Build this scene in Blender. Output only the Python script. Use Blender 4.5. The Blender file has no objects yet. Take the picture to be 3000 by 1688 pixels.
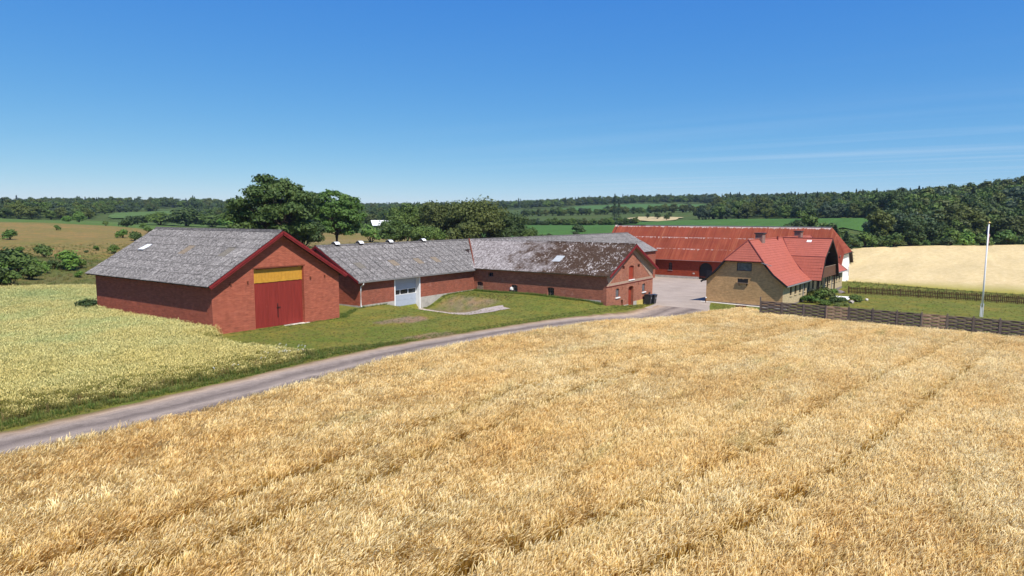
import bpy, math, random
import numpy as np
from mathutils import Vector, Matrix, Euler
from mathutils.geometry import tessellate_polygon

SC = bpy.context.scene
COL = SC.collection
RNG = np.random.default_rng(7)
random.seed(7)

# ------------------------------------------------------------------ camera
YAW, PITCH, ROLL, CAM_H = 0.9736, 0.1092, 0.004, 8.2
R0 = Vector((math.cos(YAW), -math.sin(YAW), 0))
FG = Vector((math.sin(YAW), math.cos(YAW), 0))
FW = FG * math.cos(PITCH) - Vector((0, 0, 1)) * math.sin(PITCH)
UP = FG * math.sin(PITCH) + Vector((0, 0, 1)) * math.cos(PITCH)
RR = R0 * math.cos(ROLL) + UP * math.sin(ROLL)
UU = UP * math.cos(ROLL) - R0 * math.sin(ROLL)
cam = bpy.data.cameras.new('camera')
cam.lens = 22.8
cam.sensor_width = 36.0
cam.clip_end = 20000
cam_ob = bpy.data.objects.new('camera', cam)
COL.objects.link(cam_ob)
m = Matrix.Identity(4)
for k in range(3):
    m[k][0], m[k][1], m[k][2] = RR[k], UU[k], -FW[k]
m[2][3] = CAM_H
cam_ob.matrix_world = m
SC.camera = cam_ob

# ------------------------------------------------------------------ sky, sun, exposure
SUN_TRAVEL = Vector((0.245, 0.525, -0.82)).normalized()
SUN_EL = math.asin(-SUN_TRAVEL.z)
SUN_AZ = math.atan2(-SUN_TRAVEL.x, -SUN_TRAVEL.y)
world = bpy.data.worlds.new('World')
SC.world = world
world.use_nodes = True
wt = world.node_tree
for n in list(wt.nodes):
    wt.nodes.remove(n)
w_out = wt.nodes.new('ShaderNodeOutputWorld')
w_bg = wt.nodes.new('ShaderNodeBackground')
w_bg.inputs['Strength'].default_value = 0.10
sky = wt.nodes.new('ShaderNodeTexSky')
sky.sky_type = 'NISHITA'
sky.sun_disc = False
sky.sun_elevation = SUN_EL
sky.sun_rotation = SUN_AZ
sky.altitude = 60
sky.air_density = 0.6
sky.dust_density = 0.0
sky.ozone_density = 6.0
# thin cirrus streaks, laid over the whole sky
w_tc = wt.nodes.new('ShaderNodeTexCoord')
w_sep = wt.nodes.new('ShaderNodeSeparateXYZ')
wt.links.new(w_tc.outputs['Generated'], w_sep.inputs[0])
def wmath(op, a, b=None, clamp=False):
    nd = wt.nodes.new('ShaderNodeMath')
    nd.operation = op
    nd.use_clamp = clamp
    for i, v in enumerate((a, b)):
        if v is None:
            continue
        if isinstance(v, (int, float)):
            nd.inputs[i].default_value = v
        else:
            wt.links.new(v, nd.inputs[i])
    return nd.outputs[0]
zz = wmath('MAXIMUM', w_sep.outputs[2], 0.03)
px = wmath('DIVIDE', w_sep.outputs[0], zz)
py = wmath('DIVIDE', w_sep.outputs[1], zz)
w_cmb = wt.nodes.new('ShaderNodeCombineXYZ')
wt.links.new(px, w_cmb.inputs[0])
wt.links.new(py, w_cmb.inputs[1])
w_map = wt.nodes.new('ShaderNodeMapping')
w_map.inputs['Rotation'].default_value = (0, 0, math.radians(62))
w_map.inputs['Scale'].default_value = (0.55, 0.05, 1)
w_map.inputs['Location'].default_value = (1.7, 0.4, 0)
wt.links.new(w_cmb.outputs[0], w_map.inputs[0])
w_n = wt.nodes.new('ShaderNodeTexNoise')
w_n.inputs['Scale'].default_value = 1.6
w_n.inputs['Detail'].default_value = 7
w_n.inputs['Roughness'].default_value = 0.55
wt.links.new(w_map.outputs[0], w_n.inputs['Vector'])
w_rmp = wt.nodes.new('ShaderNodeValToRGB')
w_rmp.color_ramp.elements[0].position = 0.50
w_rmp.color_ramp.elements[0].color = (0, 0, 0, 1)
w_rmp.color_ramp.elements[1].position = 0.78
w_rmp.color_ramp.elements[1].color = (1, 1, 1, 1)
wt.links.new(w_n.outputs[0], w_rmp.inputs[0])
bank = wt.nodes.new('ShaderNodeMapRange')
wt.links.new(w_sep.outputs[2], bank.inputs[0])
bank.inputs[1].default_value = 0.16
bank.inputs[2].default_value = 0.07
bank.inputs[3].default_value = 0.04
bank.inputs[4].default_value = 0.5
side = wt.nodes.new('ShaderNodeMapRange')      # the bank of cirrus lies to one side
wt.links.new(wmath('ADD', wmath('MULTIPLY', px, R0.x), wmath('MULTIPLY', py, R0.y)), side.inputs[0])
side.inputs[1].default_value = -1.5
side.inputs[2].default_value = 6.0
side.inputs[3].default_value = 0.05
side.inputs[4].default_value = 1.0
cir = wmath('MULTIPLY', wmath('MULTIPLY', w_rmp.outputs[0], bank.outputs[0]), side.outputs[0])
w_mix = wt.nodes.new('ShaderNodeMixRGB')
w_mix.inputs[2].default_value = (4.6, 5.6, 6.8, 1)
w_sc = wt.nodes.new('ShaderNodeSeparateColor')
w_cc = wt.nodes.new('ShaderNodeCombineColor')
wt.links.new(sky.outputs[0], w_sc.inputs[0])
for i_, (k_, g_) in enumerate(((0.57, 1.22), (1.36, 0.70), (4.1, 0.19))):   # clear-day colour response, the same for the whole sky
    wt.links.new(wmath('MULTIPLY', wmath('POWER', w_sc.outputs[i_], g_), k_), w_cc.inputs[i_])
wt.links.new(cir, w_mix.inputs[0])
wt.links.new(w_cc.outputs[0], w_mix.inputs[1])
wt.links.new(w_mix.outputs[0], w_bg.inputs['Color'])
wt.links.new(w_bg.outputs[0], w_out.inputs['Surface'])

sun = bpy.data.lights.new('sun', 'SUN')
sun.energy = 4.6
sun.angle = math.radians(0.53)
sun.color = (1.0, 0.955, 0.88)
sun_ob = bpy.data.objects.new('sun', sun)
COL.objects.link(sun_ob)
sun_ob.rotation_euler = SUN_TRAVEL.to_track_quat('-Z', 'Y').to_euler()
sun_ob.location = (0, 0, 60)

SC.view_settings.view_transform = 'Standard'
SC.view_settings.look = 'None'
SC.view_settings.exposure = 0.45
SC.view_settings.gamma = 1.0
SC.view_settings.use_curve_mapping = False
SC.cycles.max_bounces = 6
SC.cycles.diffuse_bounces = 3
SC.cycles.glossy_bounces = 2
SC.cycles.transmission_bounces = 3
SC.cycles.transparent_max_bounces = 4
SC.cycles.use_denoising = True

# ------------------------------------------------------------------ node helpers
class NT:
    def __init__(s, name):
        s.m = bpy.data.materials.new(name)
        s.m.use_nodes = True
        s.t = s.m.node_tree
        s.b = s.t.nodes['Principled BSDF']
        s.out = s.t.nodes['Material Output']
        s.b.inputs['Roughness'].default_value = 0.85
        s.b.inputs['Specular IOR Level'].default_value = 0.25
    def put(s, sock, v):
        if isinstance(v, bpy.types.NodeSocket):
            s.t.links.new(v, sock)
        elif isinstance(v, tuple) and len(v) == 3 and sock.type == 'RGBA':
            sock.default_value = (*v, 1)
        else:
            sock.default_value = v
    def n(s, typ, ins=None, out=0, **props):
        nd = s.t.nodes.new('ShaderNode' + typ)
        for k, v in props.items():
            setattr(nd, k, v)
        for k, v in (ins or {}).items():
            s.put(nd.inputs[k], v)
        return nd.outputs[out]
    def pos(s):
        return s.n('NewGeometry', out='Position')
    def uv(s):
        return s.n('TexCoord', out='UV')
    def rnd(s):
        return s.n('ObjectInfo', out='Random')
    def scl(s, vec, sc, loc=(0, 0, 0), rot=(0, 0, 0)):
        return s.n('Mapping', {'Vector': vec, 'Scale': sc, 'Location': loc, 'Rotation': rot})
    def noise(s, vec, scale, detail=4, rough=0.6, out=0, dist=0.0):
        return s.n('TexNoise', {'Vector': vec, 'Scale': scale, 'Detail': detail, 'Roughness': rough, 'Distortion': dist}, out=out)
    def vor(s, vec, scale, out=0):
        return s.n('TexVoronoi', {'Vector': vec, 'Scale': scale}, out=out)
    def ramp(s, fac, stops, interp='LINEAR'):
        nd = s.t.nodes.new('ShaderNodeValToRGB')
        s.put(nd.inputs[0], fac)
        cr = nd.color_ramp
        cr.interpolation = interp
        while len(cr.elements) < len(stops):
            cr.elements.new(0.5)
        for e, (p, c) in zip(cr.elements, stops):
            e.position = p
            e.color = (c, c, c, 1) if isinstance(c, (int, float)) else (*c, 1)
        return nd.outputs[0]
    def mix(s, fac, a, b, mode='MIX'):
        nd = s.t.nodes.new('ShaderNodeMixRGB')
        nd.blend_type = mode
        for i, v in enumerate((fac, a, b)):
            if i and isinstance(v, (int, float)):
                v = (v, v, v)
            s.put(nd.inputs[i], v)
        return nd.outputs[0]
    def ma(s, op, a, b=0.0, c=None, clamp=False):
        nd = s.t.nodes.new('ShaderNodeMath')
        nd.operation = op
        nd.use_clamp = clamp
        s.put(nd.inputs[0], a)
        s.put(nd.inputs[1], b)
        if c is not None:
            s.put(nd.inputs[2], c)
        return nd.outputs[0]
    def sep(s, vec, i):
        return s.n('SeparateXYZ', {0: vec}, out=i)
    def bump(s, h, strength=0.5, dist=0.02):
        s.put(s.b.inputs['Normal'], s.n('Bump', {'Height': h, 'Strength': strength, 'Distance': dist}))
    def done(s, col, rough=None, metal=None, spec=None, trans=None):
        s.put(s.b.inputs['Base Color'], col)
        if rough is not None:
            s.put(s.b.inputs['Roughness'], rough)
        if metal is not None:
            s.put(s.b.inputs['Metallic'], metal)
        if spec is not None:
            s.put(s.b.inputs['Specular IOR Level'], spec)
        if trans:
            tr = s.n('BsdfTranslucent', {'Color': col})
            mx = s.n('MixShader', {0: trans, 1: s.b.outputs[0], 2: tr})
            s.t.links.new(mx, s.out.inputs['Surface'])
        return s.m

def plain(name, col, rough=0.7, metal=0.0, var=0.12, scale=3.0, spec=0.3):
    t = NT(name)
    v = t.noise(t.pos(), scale, 5)
    k = t.ramp(v, [(0.3, 1 - var), (0.7, 1 + var)])
    return t.done(t.mix(1.0, col, k, 'MULTIPLY'), rough, metal, spec)

def brick(name, c1, c2, mortar, bw=0.25, rh=0.0715, ms=0.011, grime=0.35, grime_col=(0.10, 0.05, 0.04), pale=0.0):
    t = NT(name)
    uv = t.uv()
    nd = t.t.nodes.new('ShaderNodeTexBrick')
    nd.offset = 0.5
    t.put(nd.inputs['Vector'], uv)
    for k, v in (('Color1', c1), ('Color2', c2), ('Mortar', mortar), ('Scale', 1.0), ('Mortar Size', ms), ('Mortar Smooth', 0.3), ('Bias', 0.0), ('Brick Width', bw), ('Row Height', rh)):
        t.put(nd.inputs[k], v)
    col = nd.outputs[0]
    p = t.pos()
    big = t.ramp(t.noise(p, 0.55, 6, 0.65), [(0.35, 0.0), (0.72, 1.0)])
    col = t.mix(t.ma('MULTIPLY', big, grime), col, grime_col)
    mid = t.ramp(t.noise(p, 3.1, 5, 0.7), [(0.3, 0.82), (0.7, 1.14)])
    col = t.mix(1.0, col, mid, 'MULTIPLY')
    band = t.ramp(t.noise(t.scl(uv, (0.9, 9.0, 1.0)), 1.5, 4, 0.8), [(0.30, 0.66), (0.70, 1.30)])
    col = t.mix(1.0, col, band, 'MULTIPLY')
    if pale:
        pl = t.ramp(t.noise(p, 1.3, 7, 0.7), [(0.6, 0.0), (0.75, 1.0)])
        col = t.mix(t.ma('MULTIPLY', pl, pale), col, (0.52, 0.40, 0.33))
    t.bump(t.ma('SUBTRACT', 1.0, nd.outputs[1]), 0.6, 0.008)
    return t.done(col, 0.9, spec=0.15)

M = {}
M['brick_red'] = brick('red_brick', (0.385, 0.084, 0.042), (0.280, 0.052, 0.028), (0.50, 0.200, 0.130), grime=0.16, pale=0.06)
M['brick_long'] = brick('orange_red_brick', (0.335, 0.080, 0.042), (0.245, 0.058, 0.033), (0.34, 0.16, 0.11), grime=0.28, pale=0.15)
M['brick_old'] = brick('weathered_brick', (0.390, 0.112, 0.060), (0.265, 0.068, 0.040), (0.45, 0.26, 0.175), grime=0.28, pale=0.30)
M['brick_yellow'] = brick('yellow_brick', (0.58, 0.345, 0.155), (0.48, 0.275, 0.118), (0.53, 0.36, 0.195), grime=0.15, grime_col=(0.16, 0.11, 0.06))
M['brick_yellow_light'] = brick('light_yellow_brick', (0.52, 0.40, 0.225), (0.47, 0.36, 0.20), (0.50, 0.41, 0.27), grime=0.10, grime_col=(0.3, 0.22, 0.12))
M['brick_paint'] = brick('red_painted_brick', (0.31, 0.058, 0.025), (0.28, 0.050, 0.022), (0.25, 0.044, 0.020), grime=0.25, grime_col=(0.2, 0.03, 0.015))
M['chimney'] = brick('chimney_brick', (0.26, 0.11, 0.085), (0.16, 0.07, 0.06), (0.42, 0.34, 0.29), grime=0.25)

def fibre(name, tone=1.0, lichen=0.55, tint=(1, 0.915, 0.85), dark=(0.055, 0.050, 0.052)):
    t = NT(name)
    p = t.pos()
    r = t.rnd()
    vec = t.n('VectorMath', {0: p, 1: t.n('CombineXYZ', {0: t.ma('MULTIPLY', r, 37.0), 1: 0.0, 2: 0.0})}, operation='ADD')
    f1 = t.noise(vec, 6.0, 8, 0.86)
    f2 = t.noise(vec, 0.9, 6, 0.7)
    base = t.ramp(f1, [(0.37, dark), (0.46, tuple(0.125 * c * tone for c in tint)), (0.54, tuple(0.27 * c * tone for c in tint)), (0.64, tuple(0.46 * c * tone for c in tint))])
    big = t.ramp(f2, [(0.3, 0.74), (0.7, 1.18)])
    col = t.mix(1.0, base, big, 'MULTIPLY')
    sheet = t.ramp(r, [(0.0, 0.95), (1.0, 1.05)])
    col = t.mix(1.0, col, sheet, 'MULTIPLY')
    spots = t.ramp(t.noise(vec, 2.3, 8, 0.75), [(0.57, 0.0), (0.66, 1.0)])
    col = t.mix(t.ma('MULTIPLY', spots, lichen), col, (0.62, 0.60, 0.57))
    uv = t.uv()
    seam = t.ma('ADD', t.ma('LESS_THAN', t.sep(uv, 0), 0.05), t.ma('LESS_THAN', t.sep(uv, 1), 0.045), clamp=True)
    col = t.mix(t.ma('MULTIPLY', seam, 0.48), col, (0.05, 0.045, 0.045))
    t.bump(f1, 0.5, 0.01)
    return t.done(col, 0.95, spec=0.05)
M['fibre'] = fibre('weathered_fibre_cement', 0.92, 0.16)
M['fibre_long'] = fibre('lichen_fibre_cement', 0.90, 0.5)
M['fibre_clean'] = fibre('newer_fibre_cement', 0.98, 0.1, dark=(0.20, 0.19, 0.185))
M['sheet_tan'] = plain('translucent_tan_sheet', (0.20, 0.155, 0.105), 0.6, var=0.3, scale=9)
M['sheet_olive'] = plain('translucent_olive_sheet', (0.155, 0.135, 0.105), 0.6, var=0.35, scale=11)
M['sheet_grey'] = plain('pale_grey_sheet', (0.40, 0.41, 0.40), 0.7, var=0.2, scale=6)

def mossy():
    t = NT('mossy_fibre_cement')
    p = t.pos()
    f1 = t.noise(t.scl(p, (0.7, 1.5, 0.7)), 3.6, 8, 0.82)
    grey = t.ramp(f1, [(0.36, (0.06, 0.05, 0.046)), (0.46, (0.17, 0.145, 0.135)), (0.56, (0.34, 0.305, 0.29)), (0.68, (0.56, 0.52, 0.49))])
    moss = t.ramp(t.noise(p, 9.0, 6, 0.7), [(0.32, (0.028, 0.016, 0.012)), (0.55, (0.068, 0.040, 0.026)), (0.75, (0.10, 0.072, 0.032))])
    y = t.sep(p, 1)
    g = t.n('MapRange', {'Value': y, 'From Min': 30.5, 'From Max': 50.0, 'To Min': 0.34, 'To Max': -0.34})
    g2 = t.ma('ADD', t.noise(p, 0.55, 6, 0.65), g)
    x = t.sep(p, 0)
    edge = t.n('MapRange', {'Value': x, 'From Min': 57.0, 'From Max': 60.5, 'To Min': -0.10, 'To Max': 0.0})
    cover = t.ramp(t.ma('ADD', g2, edge), [(0.44, 0.0), (0.62, 1.0)])
    sc_ = t.scl(p, (0.75, 1.5, 0.75))
    blobs = t.ramp(t.ma('ADD', t.ma('MULTIPLY', t.noise(sc_, 4.8, 5, 0.6), 0.7), t.ma('MULTIPLY', t.noise(p, 0.8, 3), 0.3)), [(0.555, 0.0), (0.62, 1.0)])
    keep = t.ma('SUBTRACT', 1.0, t.ma('MULTIPLY', blobs, 1.0))
    col = t.mix(t.ma('MULTIPLY', cover, keep), grey, moss)
    white = t.mix(t.ma('MULTIPLY', blobs, t.ma('MULTIPLY', cover, 0.75)), col, (0.52, 0.47, 0.44))
    t.bump(t.ma('ADD', f1, cover), 0.6, 0.03)
    return t.done(white, 0.95, spec=0.1)
M['mossy'] = mossy()

def rust(flaky=True):
    t = NT('rusty_red_sheet')
    p = t.pos()
    r = t.rnd()
    st = t.scl(p, (0.10, 4.2, 0.10))
    f = t.noise(st, 1.0, 6, 0.68)
    c = t.ramp(f, [(0.22, (0.120, 0.024, 0.015)), (0.40, (0.205, 0.044, 0.025)), (0.54, (0.235, 0.058, 0.031)), (0.66, (0.29, 0.088, 0.045)), (0.82, (0.44, 0.21, 0.115))])
    big = t.ramp(t.noise(p, 0.3, 5), [(0.3, 0.85), (0.7, 1.15)])
    c = t.mix(1.0, c, big, 'MULTIPLY')
    c = t.mix(1.0, c, t.ramp(r, [(0, 0.94), (1, 1.06)]), 'MULTIPLY')
    # bare zinc showing where the paint flaked at the upper end of every sheet row
    v = t.sep(t.uv(), 1)
    top = t.n('MapRange', {'Value': v, 'From Min': 0.70, 'From Max': 1.0, 'To Min': -0.24, 'To Max': 0.13})
    fl = t.noise(t.scl(p, (0.6, 2.2, 0.6)), 1.1, 8, 0.8)
    row = t.n('ObjectInfo', out='Color')
    gate = t.ramp(t.noise(p, 0.16, 3), [(0.38, -0.20), (0.60, 0.05)])
    top = t.ma('ADD', top, gate)
    flake = t.ramp(t.ma('ADD', t.ma('ADD', fl, top), t.ma('MULTIPLY', t.sep(row, 0), 0.17)), [(0.665, 0.0), (0.70, 1.0)])
    if flaky:
        c = t.mix(t.ma('MULTIPLY', flake, 0.85), c, (0.50, 0.40, 0.36))
    wv = t.ma('SINE', t.ma('MULTIPLY', t.sep(p, 1), 80.0))
    t.bump(wv, 0.35, 0.012)
    return t.done(c, 0.85, spec=0.06)
M['rust'] = rust()
M['rust_plain'] = rust(False)

def tile_red():
    t = NT('red_roof_tile')
    p = t.pos()
    k = t.ramp(t.noise(p, 1.5, 6, 0.65), [(0.3, 0.90), (0.7, 1.10)])
    col = t.mix(1.0, (0.365, 0.102, 0.068), k, 'MULTIPLY')
    u = t.uv()
    sx = t.ma('SINE', t.ma('MULTIPLY', t.sep(u, 0), 20.0))
    t.bump(t.ma('ADD', sx, t.ma('MULTIPLY', t.noise(p, 14, 3), 1.5)), 0.25, 0.012)
    return t.done(col, 0.7, spec=0.15)
M['tile_red'] = tile_red()
M['tile_red_dark'] = plain('dark_red_ridge', (0.17, 0.035, 0.03), 0.7)
def scuffed(name, col, worn):
    t = NT(name)
    p = t.pos()
    c = t.mix(1.0, col, t.ramp(t.noise(t.scl(p, (7, 7, 0.6)), 1.0, 5, 0.7), [(0.3, 0.82), (0.7, 1.16)]), 'MULTIPLY')
    w = t.ramp(t.noise(p, 2.6, 8, 0.75), [(0.64, 0.0), (0.72, 1.0)])
    return t.done(t.mix(t.ma('MULTIPLY', w, 0.45), c, worn), 0.6, spec=0.2)
M['red_paint'] = scuffed('dark_red_paint', (0.245, 0.032, 0.024), (0.36, 0.12, 0.09))
M['barge'] = plain('deep_red_barge_paint', (0.205, 0.018, 0.018), 0.6, var=0.2, scale=5)
M['yellow_paint'] = plain('ochre_yellow_paint', (0.54, 0.27, 0.035), 0.55, var=0.12, scale=5)
M['brown_door'] = plain('red_brown_door_paint', (0.30, 0.045, 0.022), 0.6, var=0.15, scale=3)
M['black'] = plain('black_paint', (0.016, 0.014, 0.014), 0.6)
M['dark_wood'] = plain('dark_stained_timber', (0.030, 0.018, 0.013), 0.75, var=0.3, scale=7)
M['mid_wood'] = plain('brown_timber', (0.125, 0.058, 0.033), 0.7, var=0.25, scale=8)
M['old_wood'] = plain('old_grey_timber', (0.24, 0.17, 0.12), 0.9, var=0.35, scale=6)
M['concrete'] = plain('rough_concrete', (0.40, 0.365, 0.32), 0.95, var=0.22, scale=2.2, spec=0.1)
M['concrete_light'] = plain('pale_concrete', (0.60, 0.55, 0.48), 0.95, var=0.15, scale=3, spec=0.1)
M['plinth_grey'] = plain('grey_plinth', (0.20, 0.165, 0.155), 0.9, var=0.2, scale=2.5)
M['yellow_plinth'] = plain('yellow_painted_plinth', (0.55, 0.41, 0.12), 0.85, var=0.15, scale=3)
M['white'] = plain('white_paint', (0.78, 0.77, 0.75), 0.6, var=0.06, scale=4)
M['white_wall'] = plain('whitewashed_plaster', (0.80, 0.78, 0.75), 0.9, var=0.10, scale=1.5)
M['door_grey'] = plain('pale_blue_grey_steel', (0.36, 0.40, 0.46), 0.5, var=0.05, scale=2)
M['zinc'] = plain('grey_zinc', (0.36, 0.35, 0.35), 0.45, 0.4, var=0.1)
M['dark_frame'] = plain('dark_window_frame', (0.03, 0.027, 0.03), 0.5)
M['iron_frame'] = plain('rusty_iron_window_bar', (0.17, 0.12, 0.11), 0.7, var=0.3, scale=12)
M['stone'] = plain('grey_field_stone', (0.42, 0.36, 0.30), 0.9, var=0.3, scale=5)
M['plastic'] = plain('charcoal_plastic', (0.022, 0.024, 0.030), 0.42, var=0.1, spec=0.45)
M['render_band'] = plain('sand_coloured_band', (0.37, 0.255, 0.185), 0.9, var=0.18, scale=3)
M['lead'] = plain('cream_grille', (0.5, 0.44, 0.38), 0.7)
M['gold'] = plain('brass_knob', (0.75, 0.52, 0.2), 0.35, 0.7)
M['rusty'] = plain('rusty_iron', (0.16, 0.045, 0.022), 0.85, var=0.4, scale=14)
M['blue_cloth'] = plain('dark_blue_pennant_cloth', (0.02, 0.03, 0.16), 0.9)
M['pink_cloth'] = plain('red_and_white_pennant_cloth', (0.62, 0.34, 0.36), 0.9)
def glass():
    t = NT('dark_window_glass')
    k = t.ramp(t.noise(t.pos(), 1.1, 2), [(0.4, (0.010, 0.013, 0.016)), (0.7, (0.035, 0.042, 0.048))])
    return t.done(k, 0.08, spec=0.5)
M['glass'] = glass()
M['curtain_glass'] = plain('window_with_net_curtain', (0.10, 0.125, 0.14), 0.15, var=0.5, scale=2.5, spec=0.5)
def fence_mat(name, a, b):
    t = NT(name)
    f = t.noise(t.scl(t.pos(), (3, 1.2, 14)), 2.0, 6, 0.7)
    c = t.ramp(f, [(0.3, a), (0.7, b)])
    c = t.mix(1.0, c, t.ramp(t.rnd(), [(0, 0.8), (1, 1.2)]), 'MULTIPLY')
    return t.done(c, 0.9, spec=0.1)
M['slat_grey'] = fence_mat('weathered_grey_slat', (0.090, 0.067, 0.056), (0.215, 0.165, 0.138))
M['slat_tan'] = fence_mat('newer_tan_slat', (0.30, 0.185, 0.125), (0.47, 0.32, 0.225))
M['picket'] = fence_mat('brown_stained_picket', (0.075, 0.042, 0.022), (0.15, 0.092, 0.045))
M['post'] = fence_mat('grey_fence_post', (0.105, 0.080, 0.066), (0.20, 0.158, 0.132))

# ------------------------------------------------------------------ mesh helpers
class MB:
    """collects faces; build() links them as one mesh object with metre-scaled UVs"""
    def __init__(s):
        s.v, s.f, s.uvs = [], [], {}
    def add(s, pts, faces):
        o = len(s.v)
        s.v.extend([tuple(p) for p in pts])
        s.f.extend([tuple(i + o for i in f) for f in faces])
        return s
    def box(s, x0, x1, y0, y1, z0, z1):
        p = [(x, y, z) for z in (z0, z1) for y in (y0, y1) for x in (x0, x1)]
        return s.add(p, [(0, 2, 3, 1), (4, 5, 7, 6), (0, 1, 5, 4), (2, 6, 7, 3), (0, 4, 6, 2), (1, 3, 7, 5)])
    def bar(s, a, b, w, h, up=(0, 0, 1)):
        a, b = Vector(a), Vector(b)
        d = (b - a).normalized()
        sd = d.cross(Vector(up))
        if sd.length < 1e-4:
            sd = d.cross(Vector((1, 0, 0)))
        sd.normalize()
        u = sd.cross(d).normalized()
        p = []
        for c in (a, b):
            for i, j in ((-1, -1), (1, -1), (1, 1), (-1, 1)):
                p.append(c + sd * (i * w / 2) + u * (j * h / 2))
        return s.add(p, [(0, 1, 2, 3), (7, 6, 5, 4), (0, 4, 5, 1), (1, 5, 6, 2), (2, 6, 7, 3), (3, 7, 4, 0)])
    def tube(s, path, radii, n=8, cap=True):
        path = [Vector(p) for p in path]
        if isinstance(radii, (int, float)):
            radii = [radii] * len(path)
        rings = []
        for i, p in enumerate(path):
            d = (path[min(i + 1, len(path) - 1)] - path[max(i - 1, 0)]).normalized()
            a = d.cross(Vector((0, 0, 1)))
            if a.length < 1e-3:
                a = Vector((1, 0, 0))
            a.normalize()
            b = d.cross(a)
            rings.append([p + (a * math.cos(t) + b * math.sin(t)) * radii[i] for t in [2 * math.pi * k / n for k in range(n)]])
        pts = [q for r in rings for q in r]
        fs = []
        for i in range(len(rings) - 1):
            for k in range(n):
                fs.append((i * n + k, i * n + (k + 1) % n, (i + 1) * n + (k + 1) % n, (i + 1) * n + k))
        if cap:
            fs.append(tuple(range(n - 1, -1, -1)))
            fs.append(tuple((len(rings) - 1) * n + k for k in range(n)))
        return s.add(pts, fs)
    def poly(s, pts):
        return s.add(pts, [tuple(range(len(pts)))])
    def prism(s, pts, off):
        n = len(pts)
        off = Vector(off)
        q = [Vector(p) for p in pts] + [Vector(p) + off for p in pts]
        return s.add(q, [tuple(range(n - 1, -1, -1)), tuple(range(n, 2 * n))] + [(k, (k + 1) % n, n + (k + 1) % n, n + k) for k in range(n)])
    def mesh(s, name, mats, sub=(0, 0, 0)):
        me = bpy.data.meshes.new(name)
        v = [(p[0] - sub[0], p[1] - sub[1], p[2] - sub[2]) for p in s.v]
        me.from_pydata(v, [], s.f)
        for mm in (mats if isinstance(mats, (list, tuple)) else [mats]):
            me.materials.append(mm)
        uvl = me.uv_layers.new(name='UVMap')
        buf = np.zeros((len(me.loops), 2))
        Z = Vector((0, 0, 1))
        for p in me.polygons:
            nn = p.normal
            if abs(nn.z) > 0.95:
                t, b = Vector((1, 0, 0)), Vector((0, 1, 0))
            else:
                t = Z.cross(nn).normalized()
                if t.x + t.y < 0:
                    t = -t
                b = nn.cross(t)
                if b.z < 0:
                    b = -b
            for li in p.loop_indices:
                co = Vector(s.v[me.loops[li].vertex_index])
                buf[li] = (co.dot(t), co.dot(b))
        uvl.data.foreach_set('uv', buf.ravel())
        me.update()
        return me
    def build(s, name, mat, parent=None, smooth=False):
        sub = (0, 0, parent['base_z']) if parent is not None and 'base_z' in parent else (0, 0, 0)
        me = s.mesh(name, mat, sub)
        if smooth:
            me.polygons.foreach_set('use_smooth', [True] * len(me.polygons))
        return link(name, me, parent)

def link(name, me, parent=None):
    o = bpy.data.objects.new(name, me)
    COL.objects.link(o)
    if parent is not None:
        o.parent = parent
    return o

def tag(o, label=None, cat=None, group=None, kind=None):
    if label:
        o['label'] = label
    if cat:
        o['category'] = cat
    if group:
        o['group'] = group
    if kind:
        o['kind'] = kind
    return o

def thing(name, loc, rz, label, cat, group=None):
    o = bpy.data.objects.new(name, None)
    COL.objects.link(o)
    o.location = loc
    o.rotation_euler = (0, 0, rz)
    o.empty_display_size = 0.3
    return tag(o, label, cat, group)

def building(name, x, y, base_z, rz, label, cat):
    o = thing(name, (x, y, base_z), rz, label, cat)
    o['base_z'] = base_z          # parts are written with absolute heights
    return o

class Frame:
    """2D coordinates (u, z) on a wall plane; n points out of the wall"""
    def __init__(s, o, U, N):
        s.o, s.U, s.N = Vector(o), Vector(U), Vector(N)
    def __call__(s, u, z, n=0.0):
        return s.o + s.U * u + Vector((0, 0, z)) + s.N * n
    def box(s, mb, u0, u1, z0, z1, n0, n1):
        p = [s(u, z, n) for z in (z0, z1) for n in (n0, n1) for u in (u0, u1)]
        return mb.add(p, [(0, 2, 3, 1), (4, 5, 7, 6), (0, 1, 5, 4), (2, 6, 7, 3), (0, 4, 6, 2), (1, 3, 7, 5)])

def rect(u0, u1, z0, z1):
    return [(u0, z0), (u1, z0), (u1, z1), (u0, z1)]

def arch(u0, u1, z0, z1, rise, n=8):
    """rectangle with a curved head: springs at z1 - rise"""
    w = (u1 - u0) / 2
    c = (u0 + u1) / 2
    pts = [(u0, z0), (u1, z0)]
    for k in range(n + 1):
        a = math.pi * k / n
        pts.append((c + w * math.cos(a), z1 - rise + rise * math.sin(a)))
    return pts

def wall(mb, fr, outline, holes=(), depth=0.22):
    loops = [[Vector((u, z, 0)) for u, z in outline]] + [[Vector((u, z, 0)) for u, z in h] for h in holes]
    flat = [p for l in loops for p in l]
    tris = tessellate_polygon(loops)
    mb.add([fr(p.x, p.y) for p in flat], [tuple(t) for t in tris])
    for h in holes:
        n = len(h)
        pts = [fr(u, z) for u, z in h] + [fr(u, z, -depth) for u, z in h]
        mb.add(pts, [(k, (k + 1) % n, n + (k + 1) % n, n + k) for k in range(n)])
    return mb

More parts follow.
